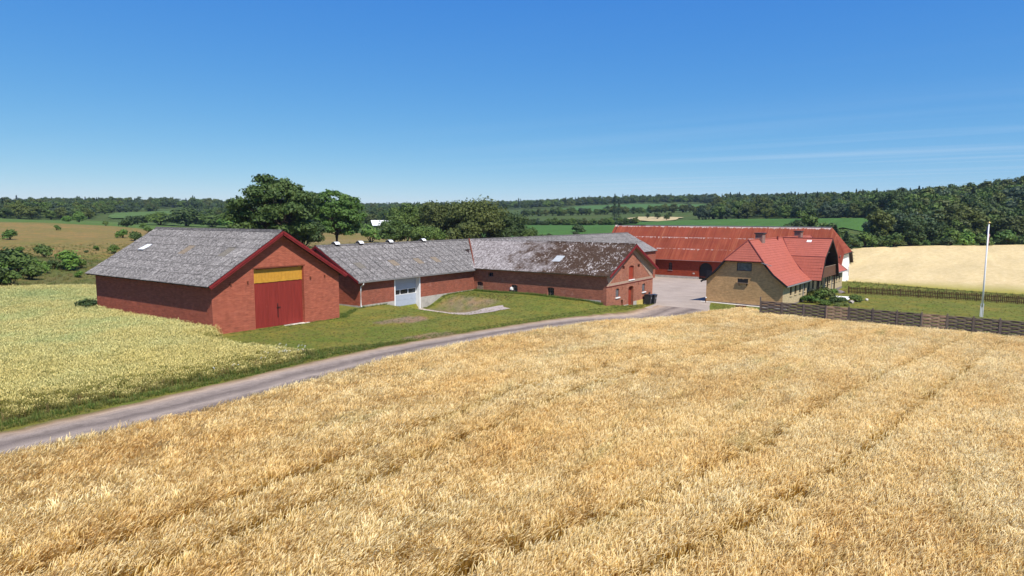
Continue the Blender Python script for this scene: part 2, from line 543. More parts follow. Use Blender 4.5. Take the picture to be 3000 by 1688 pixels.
def window(parent, fr, shape, u0, u1, z0, z1, cols, rows, depth=0.12, fmat='iron_frame', gmat='glass', bar=0.035, sill=None, sill_mat='concrete_light', name='window'):
    """frame with bars (part) > pane per light, sill"""
    mb = MB()
    cw, ch = (u1 - u0) / cols, (z1 - z0) / rows
    for c in range(cols + 1):
        u = u0 + c * cw
        w = bar * (1.4 if c in (0, cols) else 0.8)
        fr.box(mb, u - w / 2 - 0.003, u + w / 2 + 0.003, z0 - 0.01, z1 + 0.01, -depth - 0.03, -depth + 0.012)
    for r in range(rows + 1):
        z = z0 + r * ch
        w = bar * (1.4 if r in (0, rows) else 0.8)
        fr.box(mb, u0, u1, z - w / 2, z + w / 2, -depth - 0.028, -depth + 0.010)
    f = mb.build(name, M[fmat], parent)
    bz = parent['base_z']
    for c in range(cols):
        for r in range(rows):
            g = MB()
            fr.box(g, u0 + c * cw + 0.001, u0 + (c + 1) * cw - 0.001, z0 + r * ch + 0.001, z0 + (r + 1) * ch - 0.001, -depth - 0.014, -depth - 0.006)
            me = g.mesh('pane', M[gmat], (0, 0, bz))
            link('pane', me, f)
    # dark interior behind the opening
    if sill:
        b = MB()
        fr.box(b, u0 - sill, u1 + sill, z0 - 0.12, z0 - 0.012, -0.10, 0.10)
        link('sill', b.mesh('sill', M[sill_mat], (0, 0, bz)), f)
    return f

# ------------------------------------------------------------------ terrain
CTL = np.array([[25.0, 42.0, 0.0], [36.0, 41.8, -0.2], [25.0, 59.0, 0.1], [36.0, 59.0, 0.1], [40.5, 44.3, -0.08], [40.5, 52.0, 0.0], [50.0, 40.0, -0.1], [55.0, 44.0, 0.0], [57.6, 44.0, 0.0], [57.6, 39.0, 0.03], [57.6, 34.3, 0.0], [57.6, 30.8, -0.12], [57.6, 28.5, -0.35], [57.6, 27.5, -0.6], [63.0, 27.7, -1.05], [67.0, 27.6, -1.32], [70.0, 27.6, -1.5], [9.0, 29.0, 0.0], [25.0, 29.0, -0.15], [38.0, 27.5, -0.4], [50.0, 25.5, -0.8], [62.0, 23.5, -1.3], [70.0, 22.0, -1.65], [45.0, 35.0, -0.3], [0.0, 0.0, 0.2], [10.0, 6.0, 0.1], [30.0, 12.0, -0.2], [30.0, -15.0, -0.3], [45.0, 5.0, -0.75], [62.0, 14.0, -1.22], [62.0, 5.0, -1.28], [62.0, -5.0, -1.3], [62.0, -20.0, -1.4], [-30.0, -30.0, 0.3], [20.0, -40.0, -0.2], [-20.0, 30.0, 0.2], [0.0, 50.0, 0.1], [10.0, 65.0, 0.1], [75.6, 15.2, -1.75], [75.6, 24.0, -1.72], [90.0, 14.0, -1.78], [104.0, 13.0, -1.85], [80.0, -3.0, -1.55], [97.0, 10.0, -1.85], [97.0, -6.0, -1.85], [95.0, -25.0, -1.9], [104.0, -2.0, -1.9], [75.0, 35.0, -1.8], [90.0, 35.0, -2.1], [105.0, 35.0, -2.45], [114.0, 46.0, -2.65], [114.0, 30.0, -2.65], [121.0, 15.0, -2.6], [128.0, 35.0, -2.4], [80.0, 60.0, -0.4], [110.0, 62.0, -1.2], [100.0, 25.0, -2.2], [16.41, 76.25, 1.76], [23.22, 74.46, 1.37], [31.1, 75.87, 0.74], [33.45, 99.53, 2.5], [42.68, 103.55, 1.86], [45.26, 205.06, 6.09], [65.04, 204.92, 6.24], [88.88, 203.43, 5.15], [104.31, 199.36, 3.61], [79.34, 249.7, 7.09], [112.14, 256.56, 5.22], [138.68, 254.69, 2.79], [75.58, 341.74, 6.67], [116.94, 329.89, 5.57], [156.75, 324.08, 4.35], [189.46, 306.11, 3.11], [112.4, 507.71, 7.51], [174.0, 490.03, 8.66], [204.89, 422.99, 8.47], [246.84, 434.82, 9.58], [272.38, 534.61, 11.61], [283.57, 435.88, 7.32], [234.46, 659.57, 12.92], [358.89, 669.92, 17.53], [408.04, 568.78, 11.24], [75.26, 90.88, 2.18], [137.2, 131.44, 1.78], [195.23, 200.71, 2.79], [218.39, 220.01, 3.48], [253.85, 226.18, 3.76], [328.66, 376.81, 6.61], [420.0, 355.11, 8.45], [583.58, 547.2, 12.51], [181.47, 115.3, 1.91], [193.81, 104.11, 2.09], [278.51, 177.01, 3.72], [298.33, 141.06, 3.94], [360.46, 234.45, 6.15], [369.77, 152.55, 7.65], [399.65, 129.15, 7.77], [457.97, 246.3, 10.48], [448.96, 169.81, 11.0], [520.86, 297.84, 14.5], [574.27, 173.81, 15.96], [642.62, 324.71, 20.32], [683.89, 225.16, 21.81], [661.32, 450.18, 17.21], [877.97, 362.87, 30.05], [881.66, 180.75, 28.4], [235.58, 83.68, 4.63], [235.19, 47.83, 5.3], [222.94, 30.41, 5.21], [306.34, 92.51, 6.94], [305.05, 55.2, 7.48], [278.84, 25.45, 7.43], [111.15, 13.77, -1.57], [111.99, 1.41, -1.99], [111.69, -8.33, -2.16], [110.48, -18.42, -2.14], [184.81, 21.0, -0.0], [199.88, 6.9, 0.55], [214.47, -15.09, 1.11], [227.05, -36.7, 1.47], [244.33, 18.05, 1.57], [270.0, -0.31, 2.49], [299.3, -20.48, 6.57], [379.15, -25.33, 14.67], [375.39, -59.03, 17.95], [350.0, 0.09, 8.33], [378.92, 28.59, 8.22], [424.66, 67.58, 11.09], [598.25, 45.77, 19.03], [2600.0, 0.0, 14.0], [2251.7, 1300.0, 14.0], [1300.0, 2251.7, 14.0], [0.0, 2600.0, 14.0], [-1300.0, 2251.7, 14.0], [-2251.7, 1300.0, 14.0], [-2600.0, 0.0, 14.0], [-2251.7, -1300.0, 14.0], [-1300.0, -2251.7, 14.0], [-0.0, -2600.0, 14.0], [1300.0, -2251.7, 14.0], [2251.7, -1300.0, 14.0], [-650.0, 1125.8, 6.0], [-1221.6, 444.6, 6.0], [-1221.6, -444.6, 6.0], [-650.0, -1125.8, 6.0], [225.7, -1280.3, 6.0], [995.9, -835.6, 6.0]])
def _phi(r2):
    return np.sqrt(r2 + 25.0)
_n = len(CTL)
_A = np.zeros((_n + 1, _n + 1))
_A[:_n, :_n] = _phi(((CTL[:, None, :2] - CTL[None, :, :2]) ** 2).sum(-1))
_A[:_n, _n] = 1
_A[_n, :_n] = 1
_W = np.linalg.solve(_A, np.r_[CTL[:, 2], 0])
def sstep(a, b, x):
    t = np.clip((x - a) / (b - a), 0, 1)
    return t * t * (3 - 2 * t)
def pit_depth(x, y):
    """the dug-out ramp in front of the steel door; it opens towards the lawn"""
    a = sstep(43.6, 45.2, x) * (1 - sstep(49.2, 52.8, x))
    b = sstep(33.2, 40.0, y) * (1 - sstep(44.6, 45.2, y))
    return 0.98 * a * b
def gz(x, y):
    x = np.atleast_1d(np.asarray(x, float))
    y = np.atleast_1d(np.asarray(y, float))
    out = np.empty(len(x))
    for i in range(0, len(x), 4000):
        xs, ys = x[i:i + 4000], y[i:i + 4000]
        out[i:i + 4000] = _phi((xs[:, None] - CTL[None, :, 0]) ** 2 + (ys[:, None] - CTL[None, :, 1]) ** 2) @ _W[:_n] + _W[_n]
    und = 0.05 * np.sin(x * 0.37 + 1.3 * np.sin(y * 0.21)) * np.sin(y * 0.31 + 0.7)
    near = np.exp(-((x - 45) ** 2 + (y - 30) ** 2) / 6000.0)
    out = out + und * (1 - near * 0.75) - pit_depth(x, y)
    return out
def g1(x, y):
    return float(gz([x], [y])[0])

def inside(poly, x, y):
    x = np.asarray(x, float)
    y = np.asarray(y, float)
    r = np.zeros(x.shape, bool)
    n = len(poly)
    for i in range(n):
        x0, y0 = poly[i]
        x1, y1 = poly[(i + 1) % n]
        c = ((y0 > y) != (y1 > y))
        with np.errstate(divide='ignore', invalid='ignore'):
            xi = (x1 - x0) * (y - y0) / (y1 - y0 + 1e-12) + x0
        r ^= c & (x < xi)
    return r

# plan outlines (metres)
ROAD_FAR = [(-60, 30.0), (-20, 29.8), (0, 29.6), (8, 29.4), (16, 29.4), (24, 30.2), (31, 30.1), (41, 29.3), (47, 28.3), (53, 26.7), (58, 26.1), (63, 26.2), (67, 26.9)]
ROAD_NEAR = [(-60, 25.6), (-20, 25.3), (0, 25.0), (8, 24.8), (16, 24.7), (24, 25.4), (31, 25.6), (41, 24.8), (47, 23.9), (53, 22.4), (58, 20.9), (63, 20.4), (68, 20.9)]
BARLEY = [(-25, 24.9), (0, 24.6), (8, 24.35), (13.5, 24.0), (20, 24.6), (26, 25.2), (35, 24.7), (47, 23.3), (55, 21.3), (60, 19.6), (63.3, 17.6), (65.6, 17.2), (65.2, 15.6), (61.6, 14.4), (61.5, 5), (61.4, -5), (61.2, -22), (60, -50), (-10, -50), (-25, -20)]
WHEAT = [(-30, 31.2), (0, 31.0), (9.3, 30.9), (15.3, 30.6), (20, 30.6), (23.5, 30.9), (25.3, 31.6), (24.6, 33.6), (23.9, 36.5), (24.0, 39.0), (24.75, 41.3), (24.75, 59.3), (27, 61), (34, 64), (36, 71), (22, 71.6), (5, 73.5), (-30, 76)]
YARD = [(68, 20.9), (72, 22.2), (75.0, 23.0), (76.2, 24.2), (90, 23.2), (105, 22.3), (112, 19), (114.2, 22), (114.2, 46.5), (104, 44.6), (85, 44.6), (70.4, 44.6), (70.2, 29), (69.6, 27.7), (68.2, 27.2), (67, 26.9), (63, 26.2), (63, 20.4)]
WHEAT_RIGHT = [(104.5, 15.8), (112, 13), (113, 1), (112.6, -8), (111.5, -18), (109, -40), (106, -70), (240, -70), (230, -38), (216, -14), (201, 8), (186, 22), (160, 28), (140, 24), (128, 17)]
MAIZE = [(150, 62), (190, 40), (232, 24), (286, 22), (312, 50), (332, 118), (300, 190), (262, 182), (165, 150)]
MAIZE_FAR = [(490, 292), (480, 200), (575, 160), (665, 190), (715, 312), (640, 350)]
MAIZE_LEFT = [(165, 372), (240, 384), (300, 470), (300, 545), (215, 470)]
STRIP_LEFT = [(-60, 205), (45, 212), (65, 212), (89, 209), (104, 204), (150, 210), (200, 300), (150, 345), (70, 360), (-60, 370)]
PALE_FAR = [(322, 128), (336, 124), (395, 140), (392, 168), (352, 160)]
MEADOW_BACK = [(-60, 76), (5, 73.5), (22, 71.6), (36, 71), (36, 62), (60, 60), (110, 66), (150, 66), (165, 150), (150, 210), (104, 204), (89, 209), (45, 212), (-60, 205)]

TRAMS = [[(-14, 13.9), (6.3, 13.84), (11.7, 13.5), (23.8, 13.8), (46, 10.9), (61, 8.3)], [(-14, 15.9), (5.4, 15.8), (12, 15.5), (23.4, 15.9), (45.9, 12.8), (61, 10.3)],
        [(-6, 12.0), (11, 8.2), (15.85, 6.3), (22.1, 5.1), (30.3, 4.1), (61, -1.5)], [(2, 8.8), (15.6, 4.0), (20.8, 2.7), (25.3, 1.9), (61, -3.7)], [(-14, -4), (20, -8), (61, -13)], [(-14, -6), (20, -10), (61, -15)]]

def build_ground():
    def axis(lo, hi, step, far, growth):
        a = list(np.arange(lo, hi + 1e-6, step))
        d = step
        while a[-1] < far:
            d *= growth
            a.append(a[-1] + d)
        d = step
        b = []
        cur = lo
        while cur > -far:
            d *= growth
            cur -= d
            b.append(cur)
        return np.array(b[::-1] + a)
    xs = axis(-5, 118, 0.6, 4200, 1.06)
    ys = axis(-12, 78, 0.6, 4200, 1.06)
    X, Y = np.meshgrid(xs, ys)
    x, y = X.ravel(), Y.ravel()
    z = gz(x, y)
    nx, ny = len(xs), len(ys)
    idx = np.arange(nx * ny).reshape(ny, nx)
    f = np.stack([idx[:-1, :-1], idx[:-1, 1:], idx[1:, 1:], idx[1:, :-1]], -1).reshape(-1, 4)
    me = bpy.data.meshes.new('ground')
    me.vertices.add(len(x))
    me.vertices.foreach_set('co', np.stack([x, y, z], 1).ravel())
    me.loops.add(f.size)
    me.loops.foreach_set('vertex_index', f.ravel())
    me.polygons.add(len(f))
    me.polygons.foreach_set('loop_start', np.arange(0, f.size, 4))
    me.polygons.foreach_set('loop_total', np.full(len(f), 4))
    me.polygons.foreach_set('use_smooth', np.ones(len(f), bool))
    me.update()
    me.validate()
    # zone colour (what grows or lies there) and zone weights
    LAWN, MEAD, MAIZ, STRAW, SOIL = (0.138, 0.146, 0.030), (0.190, 0.145, 0.050), (0.058, 0.125, 0.026), (0.62, 0.475, 0.27), (0.20, 0.155, 0.07)
    col = np.tile(np.array(LAWN), (len(x), 1))
    def setz(poly, c):
        col[inside(poly, x, y)] = c
    far = (np.hypot(x, y) > 190)
    col[far] = (0.062, 0.090, 0.026)
    setz(MEADOW_BACK, MEAD)
    setz(STRIP_LEFT, (0.085, 0.135, 0.034))
    setz(BARLEY, (0.44, 0.28, 0.085))
    for line in TRAMS:
        d_ = np.full(len(x), 1e9)
        for a, b in zip(line, line[1:]):
            dx, dy = b[0] - a[0], b[1] - a[1]
            t_ = np.clip(((x - a[0]) * dx + (y - a[1]) * dy) / (dx * dx + dy * dy), 0, 1)
            d_ = np.minimum(d_, np.hypot(x - a[0] - t_ * dx, y - a[1] - t_ * dy))
        col[(d_ < 0.45) & inside(BARLEY, x, y)] = (0.17, 0.165, 0.045)
    setz(WHEAT, (0.20, 0.19, 0.065))
    # green flush on the lower part of the left meadow
    low = inside(MEADOW_BACK, x, y) & (y < 100 + 9 * np.sin(x * 0.21)) & (x < 60)
    col[low] = (0.115, 0.112, 0.038)
    back = inside(MEADOW_BACK, x, y) & (x > 75) & (y < 135)
    col[back] = (0.195, 0.152, 0.062)
    for bx, by, br in ((35.0, 30.4, 1.1), (39.0, 36.9, 1.2), (37.2, 37.6, 0.8), (33.6, 31.2, 0.6)):
        k = (((x - bx) / 1.5) ** 2 + (y - by) ** 2) < br ** 2
        col[k] = (0.21, 0.155, 0.095)
    # bare earth and gravel round the ramp
    e = sstep(46.5, 48.6, x) * (1 - sstep(51.6, 53.6, x)) * sstep(36.2, 38.0, y) * (1 - sstep(42.4, 44.0, y))
    e = np.clip(e * (0.75 + 0.5 * np.sin(x * 3.1 + np.sin(y * 2.3) * 2) * np.sin(y * 2.7 + 1)), 0, 1)[:, None]
    col = col * (1 - e) + np.array((0.205, 0.155, 0.095)) * e * 0.9 + col * e * 0.1
    a = me.color_attributes.new('zone', 'FLOAT_COLOR', 'POINT')
    a.data.foreach_set('color', np.c_[col, np.ones(len(x))].ravel())
    t = NT('ground_cover')
    zc = t.n('VertexColor', layer_name='zone')
    p = t.pos()
    n1 = t.noise(p, 0.16, 7, 0.65)
    n2 = t.noise(p, 1.6, 8, 0.75)
    n3 = t.noise(p, 9.0, 4, 0.8)
    c = t.mix(1.0, zc, t.ramp(n2, [(0.28, 0.62), (0.5, 1.0), (0.72, 1.36)]), 'MULTIPLY')
    c = t.mix(1.0, c, t.ramp(n3, [(0.3, 0.70), (0.7, 1.28)]), 'MULTIPLY')
    dry = t.ramp(t.noise(p, 0.42, 6, 0.7), [(0.46, 0.0), (0.66, 1.0)])
    c = t.mix(t.ma('MULTIPLY', dry, 0.6), c, t.mix(1.0, zc, (1.75, 1.22, 1.15), 'MULTIPLY'))
    lush = t.ramp(n1, [(0.50, 0.0), (0.66, 1.0)])
    c = t.mix(t.ma('MULTIPLY', lush, 0.5), c, t.mix(1.0, zc, (0.62, 0.95, 0.55), 'MULTIPLY'))
    mot = t.noise(t.scl(p, (0.5, 1.0, 1.0)), 0.075, 7, 0.7)
    c = t.mix(1.0, c, t.ramp(mot, [(0.32, (0.82, 0.98, 0.74)), (0.5, (1, 1, 1)), (0.68, (1.18, 1.08, 1.06))]), 'MULTIPLY')
    t.bump(t.ma('ADD', n2, t.ma('MULTIPLY', n3, 0.8)), 0.7, 0.10)
    me.materials.append(t.done(c, 0.95, spec=0.08))
    o = link('ground', me)
    tag(o, 'rolling grassy ground and farmland round the farmstead', kind='structure')

def resample(line, step):
    out = [line[0]]
    for a, b in zip(line, line[1:]):
        L = math.hypot(b[0] - a[0], b[1] - a[1])
        k = max(1, int(L / step))
        for i in range(1, k + 1):
            out.append((a[0] + (b[0] - a[0]) * i / k, a[1] + (b[1] - a[1]) * i / k))
    return out

def smooth_line(line, n=2):
    for _ in range(n):
        q = [line[0]]
        for a, b in zip(line, line[1:]):
            q.append((a[0] * .75 + b[0] * .25, a[1] * .75 + b[1] * .25))
            q.append((a[0] * .25 + b[0] * .75, a[1] * .25 + b[1] * .75))
        q.append(line[-1])
        line = q
    return line

def eval_line(line, N):
    p = np.array(line)
    d = np.r_[0, np.cumsum(np.hypot(*np.diff(p, axis=0).T))]
    s = np.linspace(0, d[-1], N)
    return np.c_[np.interp(s, d, p[:, 0]), np.interp(s, d, p[:, 1])]

def build_road():
    N, K = 420, 13
    A = eval_line(smooth_line(ROAD_NEAR), N)
    B = eval_line(smooth_line(ROAD_FAR), N)
    B = B + np.c_[np.zeros(N), 0.10 * np.sin(np.arange(N) * 0.9) * RNG.random(N) + 0.10 * (RNG.random(N) - 0.5)]
    pts, uv = [], []
    for k in range(K):
        f = k / (K - 1)
        P = A * (1 - f) + B * f
        crown = 0.05 * (1 - (2 * f - 1) ** 2)
        z = gz(P[:, 0], P[:, 1]) + 0.02 + crown
        pts.append(np.c_[P, z])
        uv.append(np.c_[np.arange(N) * 0.3, np.full(N, f)])
    V = np.concatenate(pts)
    U = np.concatenate(uv)
    f = []
    for k in range(K - 1):
        for i in range(N - 1):
            f.append((k * N + i, k * N + i + 1, (k + 1) * N + i + 1, (k + 1) * N + i))
    me = bpy.data.meshes.new('road')
    me.from_pydata(V.tolist(), [], f)
    uvl = me.uv_layers.new(name='UVMap')
    li = np.zeros(len(me.loops), int)
    me.loops.foreach_get('vertex_index', li)
    uvl.data.foreach_set('uv', U[li].ravel())
    me.polygons.foreach_set('use_smooth', [True] * len(me.polygons))
    t = NT('worn_gravelly_asphalt')
    p = t.pos()
    v = t.sep(t.uv(), 1)
    wob = t.ma('ADD', v, t.ma('MULTIPLY', t.ma('SUBTRACT', t.noise(p, 0.5, 5), 0.5), 0.22))
    tone = t.ramp(wob, [(0.0, (0.27, 0.225, 0.18)), (0.12, (0.25, 0.222, 0.20)), (0.27, (0.130, 0.112, 0.106)), (0.42, (0.27, 0.238, 0.215)), (0.58, (0.145, 0.126, 0.118)), (0.74, (0.275, 0.24, 0.215)), (0.87, (0.33, 0.265, 0.205)), (0.93, (0.24, 0.18, 0.115)), (1.0, (0.14, 0.125, 0.05))])
    long = t.noise(t.scl(t.uv(), (0.12, 9.0, 1.0)), 1.0, 6, 0.7)
    tone = t.mix(1.0, tone, t.ramp(long, [(0.3, 0.80), (0.7, 1.18)]), 'MULTIPLY')
    patchy = t.ramp(t.noise(p, 0.9, 8, 0.75), [(0.58, 0.0), (0.68, 1.0)])
    tone = t.mix(t.ma('MULTIPLY', patchy, 0.35), tone, (0.36, 0.31, 0.27))
    tone = t.mix(1.0, tone, (1.12, 1.02, 0.92), 'MULTIPLY')
    sp = t.ramp(t.noise(p, 26, 3, 0.8), [(0.3, 0.72), (0.7, 1.30)])
    c = t.mix(1.0, tone, sp, 'MULTIPLY')
    c = t.mix(1.0, c, t.ramp(t.noise(p, 2.0, 7, 0.7), [(0.3, 0.84), (0.7, 1.14)]), 'MULTIPLY')
    t.bump(t.noise(p, 40, 2), 0.4, 0.01)
    me.materials.append(t.done(c, 0.97, spec=0.04))
    tag(link('road', me), 'worn grey farm road curving between the two fields', kind='structure')

def sheet(name, poly, mat, dz, label, step=0.9, jitter=0.0):
    """a ground-hugging sheet cut to an outline"""
    outline = resample(poly + [poly[0]], step)[:-1]
    if jitter:
        outline = [(x + (random.random() - .5) * jitter, y + (random.random() - .5) * jitter) for x, y in outline]
    xs = [p[0] for p in outline]
    ys = [p[1] for p in outline]
    gx, gy = np.meshgrid(np.arange(min(xs), max(xs), step), np.arange(min(ys), max(ys), step))
    gx, gy = gx.ravel(), gy.ravel()
    k = inside(outline, gx, gy)
    pts = [Vector(p) for p in outline] + [Vector((a, b)) for a, b in zip(gx[k], gy[k])]
    from mathutils.geometry import delaunay_2d_cdt
    n = len(outline)
    r = delaunay_2d_cdt(pts, [], [list(range(n))], 1, 1e-5)
    V = np.array([(p.x, p.y) for p in r[0]])
    z = gz(V[:, 0], V[:, 1]) + (dz(V[:, 0]) if callable(dz) else dz)
    me = bpy.data.meshes.new(name)
    me.from_pydata(np.c_[V, z].tolist(), [], [tuple(f) for f in r[2]])
    me.polygons.foreach_set('use_smooth', [True] * len(me.polygons))
    me.materials.append(mat)
    return tag(link(name, me), label, kind='structure')

def gravel_mat(name, a, b, sc=18):
    t = NT(name)
    p = t.pos()
    c = t.ramp(t.noise(p, sc, 4, 0.8), [(0.3, a), (0.7, b)])
    c = t.mix(1.0, c, t.ramp(t.noise(p, 0.35, 7, 0.65), [(0.3, 0.84), (0.7, 1.14)]), 'MULTIPLY')
    t.bump(t.noise(p, sc * 1.5, 3), 0.5, 0.02)
    return t.done(c, 0.95, spec=0.1)

build_ground()
build_road()
sheet('courtyard', YARD, gravel_mat('courtyard_gravel', (0.27, 0.215, 0.172), (0.45, 0.37, 0.30), 12), 0.035, 'pale gravel courtyard between the farm ranges', 1.2)
sheet('ramp_gravel', [(44.6, 44.2), (44.5, 41), (45.4, 38.0), (45.2, 35.0), (46.6, 33.9), (48.9, 33.6), (50.6, 35.6), (50.0, 37.2), (48.6, 38.6), (48.4, 41), (48.6, 44.2)], gravel_mat('crushed_stone', (0.30, 0.235, 0.19), (0.55, 0.46, 0.40)), 0.03, 'crushed stone ramp down to the steel door', 0.5, 0.25)

def field_mat(name, a, b, row=0.0, sc=1.2, fringe=None):
    t = NT(name)
    p = t.pos()
    c = t.ramp(t.noise(t.scl(p, (0.5, 1.0, 1.0)), sc, 8, 0.72), [(0.3, a), (0.7, b)])
    c = t.mix(1.0, c, t.ramp(t.noise(t.scl(p, (0.03, 0.16, 0.1)), 1.0, 5, 0.6), [(0.3, 0.84), (0.7, 1.10)]), 'MULTIPLY')
    if fringe:
        e = t.ma('ADD', t.sep(p, 0), t.ma('MULTIPLY', t.noise(p, 0.5, 4), 7.0))
        c = t.mix(t.n('MapRange', {'Value': e, 'From Min': 118.0, 'From Max': 134.0, 'To Min': 1.0, 'To Max': 0.0}), c, fringe)
    t.bump(t.noise(p, 2.5, 6, 0.8), 0.8, 0.25)
    return t.done(c, 0.95, spec=0.08)
sheet('pale_field', WHEAT_RIGHT, field_mat('ripe_pale_crop', (0.57, 0.42, 0.19), (0.73, 0.57, 0.31), fringe=(0.35, 0.30, 0.065)), lambda x: 0.05 + 0.30 * sstep(112, 150, x), 'pale ripe cereal field before the wood', 5.0, 0.6)
sheet('green_field', MAIZE, field_mat('green_crop', (0.050, 0.110, 0.024), (0.082, 0.165, 0.036)), 0.5, 'green crop field beyond the barns', 9.0, 2.0)
sheet('upper_green_field', MAIZE_FAR, field_mat('pale_green_crop', (0.060, 0.120, 0.034), (0.085, 0.155, 0.045)), 0.6, 'far green field rising to the skyline trees', 16.0, 3.0)
sheet('valley_green_field', MAIZE_LEFT, field_mat('valley_pasture', (0.075, 0.125, 0.035), (0.105, 0.16, 0.045)), 0.6, 'small green field between the far woods', 12.0, 3.0)
sheet('far_pale_field', PALE_FAR, field_mat('far_ripe_crop', (0.42, 0.32, 0.16), (0.52, 0.41, 0.22)), 0.6, 'narrow pale field strip between the hedges', 6.0, 2.0)

# ------------------------------------------------------------------ roofs made of single sheets
def wave_mesh(name, w, l, waves, amp, mat, seg=4, thick=0.0):
    n = waves * seg
    pts, fs, uv = [], [], []
    for j, y in enumerate((0.0, l)):
        for i in range(n + 1):
            x = w * i / n
            pts.append((x, y, amp * math.cos(2 * math.pi * waves * i / n)))
            uv.append((x, 1.0 - j))
    for i in range(n):
        fs.append((i, i + 1, n + 2 + i, n + 1 + i))
    me = bpy.data.meshes.new(name)
    me.from_pydata(pts, [], fs)
    me.materials.append(mat)
    u = me.uv_layers.new(name='UVMap')
    for lp in me.loops:
        u.data[lp.index].uv = uv[lp.vertex_index]
    me.polygons.foreach_set('use_smooth', [True] * len(me.polygons))
    return me

def basis(a, d, n, o):
    mm = Matrix.Identity(4)
    for k in range(3):
        mm[k][0], mm[k][1], mm[k][2], mm[k][3] = a[k], d[k], n[k], o[k]
    return mm

def lay_sheets(parent, me, name, ridge0, along, down, cols, rows, w, pitch, lap=0.12, skip=None, pick=None, lift=0.02, jit=0.006):
    """ridge0: point where the first column meets the ridge; down: unit down-slope vector"""
    along, down, ridge0 = Vector(along), Vector(down).normalized(), Vector(ridge0)
    nrm = along.cross(down)
    if nrm.z < 0:
        nrm = -nrm
    a = down.cross(nrm)
    flip = a.dot(along) < 0
    bz = parent['base_z']
    for c in range(cols):
        for r in range(rows):
            if skip and skip(c, r):
                continue
            t = 0.020 + (random.random() - 0.5) * jit
            o = ridge0 + along * ((c + (1 if flip else 0)) * w) + down * (r * pitch) + nrm * (lift + (random.random() - .5) * jit)
            dd = (down + nrm * (t / (pitch + lap) * 0.9)).normalized()
            aa = (a + nrm * (random.random() - .5) * 0.006).normalized()
            ob = bpy.data.objects.new(name, me)
            COL.objects.link(ob)
            ob.parent = parent
            o = o - Vector((0, 0, bz))
            ob.matrix_basis = basis(aa, dd, aa.cross(dd).normalized(), o)
            alt = pick(c, r) if pick else None
            if alt is not None:
                if isinstance(alt, tuple):
                    ob.color = alt
                else:
                    ob.material_slots[0].link = 'OBJECT'
                    ob.material_slots[0].material = alt

def ridge_caps(parent, me, p0, along, n, step):
    along = Vector(along)
    bz = parent['base_z']
    side = Vector((0, 0, 1)).cross(along)
    for k in range(n):
        ob = bpy.data.objects.new('ridge_cap', me)
        COL.objects.link(ob)
        ob.parent = parent
        o = Vector(p0) + along * (k * step) - Vector((0, 0, bz - 0.004 * (k % 2)))
        ob.matrix_basis = basis(along, side, Vector((0, 0, 1)), o)

def cap_mesh(name, step, half, drop, mat):
    mb = MB()
    prof = [(-half, -drop), (-half * 0.45, -drop * 0.30), (-0.06, 0.05), (0.06, 0.05), (half * 0.45, -drop * 0.30), (half, -drop)]
    pts = [(x, y, z) for x in (0, step + 0.06) for y, z in prof]
    k = len(prof)
    mb.add(pts, [(i, i + 1, k + i + 1, k + i) for i in range(k - 1)])
    return mb.mesh(name, mat)

def slab(mb, quad, t):
    """a roof plane with thickness t below it"""
    q = [Vector(p) for p in quad]
    n = (q[1] - q[0]).cross(q[2] - q[0]).normalized()
    if n.z < 0:
        n = -n
    k = len(q)
    return mb.add(q + [p - n * t for p in q], [tuple(range(k)), tuple(range(2 * k - 1, k - 1, -1))] + [(i, (i + 1) % k, k + (i + 1) % k, k + i) for i in range(k)])

def boards(mb, fr, u0, u1, z0, z1, n0, w=0.11, groove=0.012, t=0.04, jag=0.0):
    k = max(1, int(round((u1 - u0) / w)))
    for i in range(k):
        a, b = u0 + (u1 - u0) * i / k, u0 + (u1 - u0) * (i + 1) / k
        fr.box(mb, a + 0.006, b - 0.006, z0 - (jag * random.random()), z1, n0 - t, n0 + random.random() * 0.006)
    fr.box(mb, u0, u1, z0, z1, n0 - t - 0.02, n0 - t + 0.012)
    return mb

# ================================================================== machine barn
W1, L1, H1, R1, EE1, OF1, OB1 = 11.129, 16.995, 3.691, 7.068, 0.441, 0.512, 0.583
S1 = (R1 - H1) / (W1 / 2)
b1 = building('brick_barn', 24.927, 41.851, -0.45, 0, 'red brick machine barn with tall double door and yellow panel, beside the green wheat', 'barn')
fg = Frame((0, 0, 0), (1, 0, 0), (0, -1, 0))
fs_ = Frame((0, 0, 0), (0, 1, 0), (-1, 0, 0))
ap = R1 - 0.14
mb = MB()
wall(mb, fg, [(0, -0.45), (W1, -0.45), (W1, H1 - 0.1), (W1 / 2, ap), (0, H1 - 0.1)], [rect(3.29, 7.67, -0.40, 4.36)], 0.38)
mb.build('gable_wall', M['brick_red'], b1)
mb = MB()
wall(mb, Frame((0, L1, 0), (1, 0, 0), (0, 1, 0)), [(0, -0.45), (W1, -0.45), (W1, H1 - 0.1), (W1 / 2, ap), (0, H1 - 0.1)])
mb.build('rear_wall', M['brick_red'], b1)
mb = MB()
wall(mb, fs_, [(0, -0.45), (L1, -0.45), (L1, H1 - 0.1), (0, H1 - 0.1)])
mb.build('side_wall', M['brick_red'], b1)
mb = MB()
wall(mb, Frame((W1, 0, 0), (0, 1, 0), (1, 0, 0)), [(0, -0.45), (L1, -0.45), (L1, H1 - 0.1), (0, H1 - 0.1)])
mb.build('side_wall', M['brick_red'], b1)
mb = MB()
for sx in (-1, 1):
    c = W1 / 2
    e = sx * (W1 / 2 + EE1 - 0.05)
    slab(mb, [(c, -OF1 + 0.05, R1 - 0.07), (c + e, -OF1 + 0.05, R1 - 0.07 - S1 * abs(e)), (c + e, L1 + OB1 - 0.05, R1 - 0.07 - S1 * abs(e)), (c, L1 + OB1 - 0.05, R1 - 0.07)], 0.10)
mb.build('roof_deck', M['dark_wood'], b1)
mb = MB()
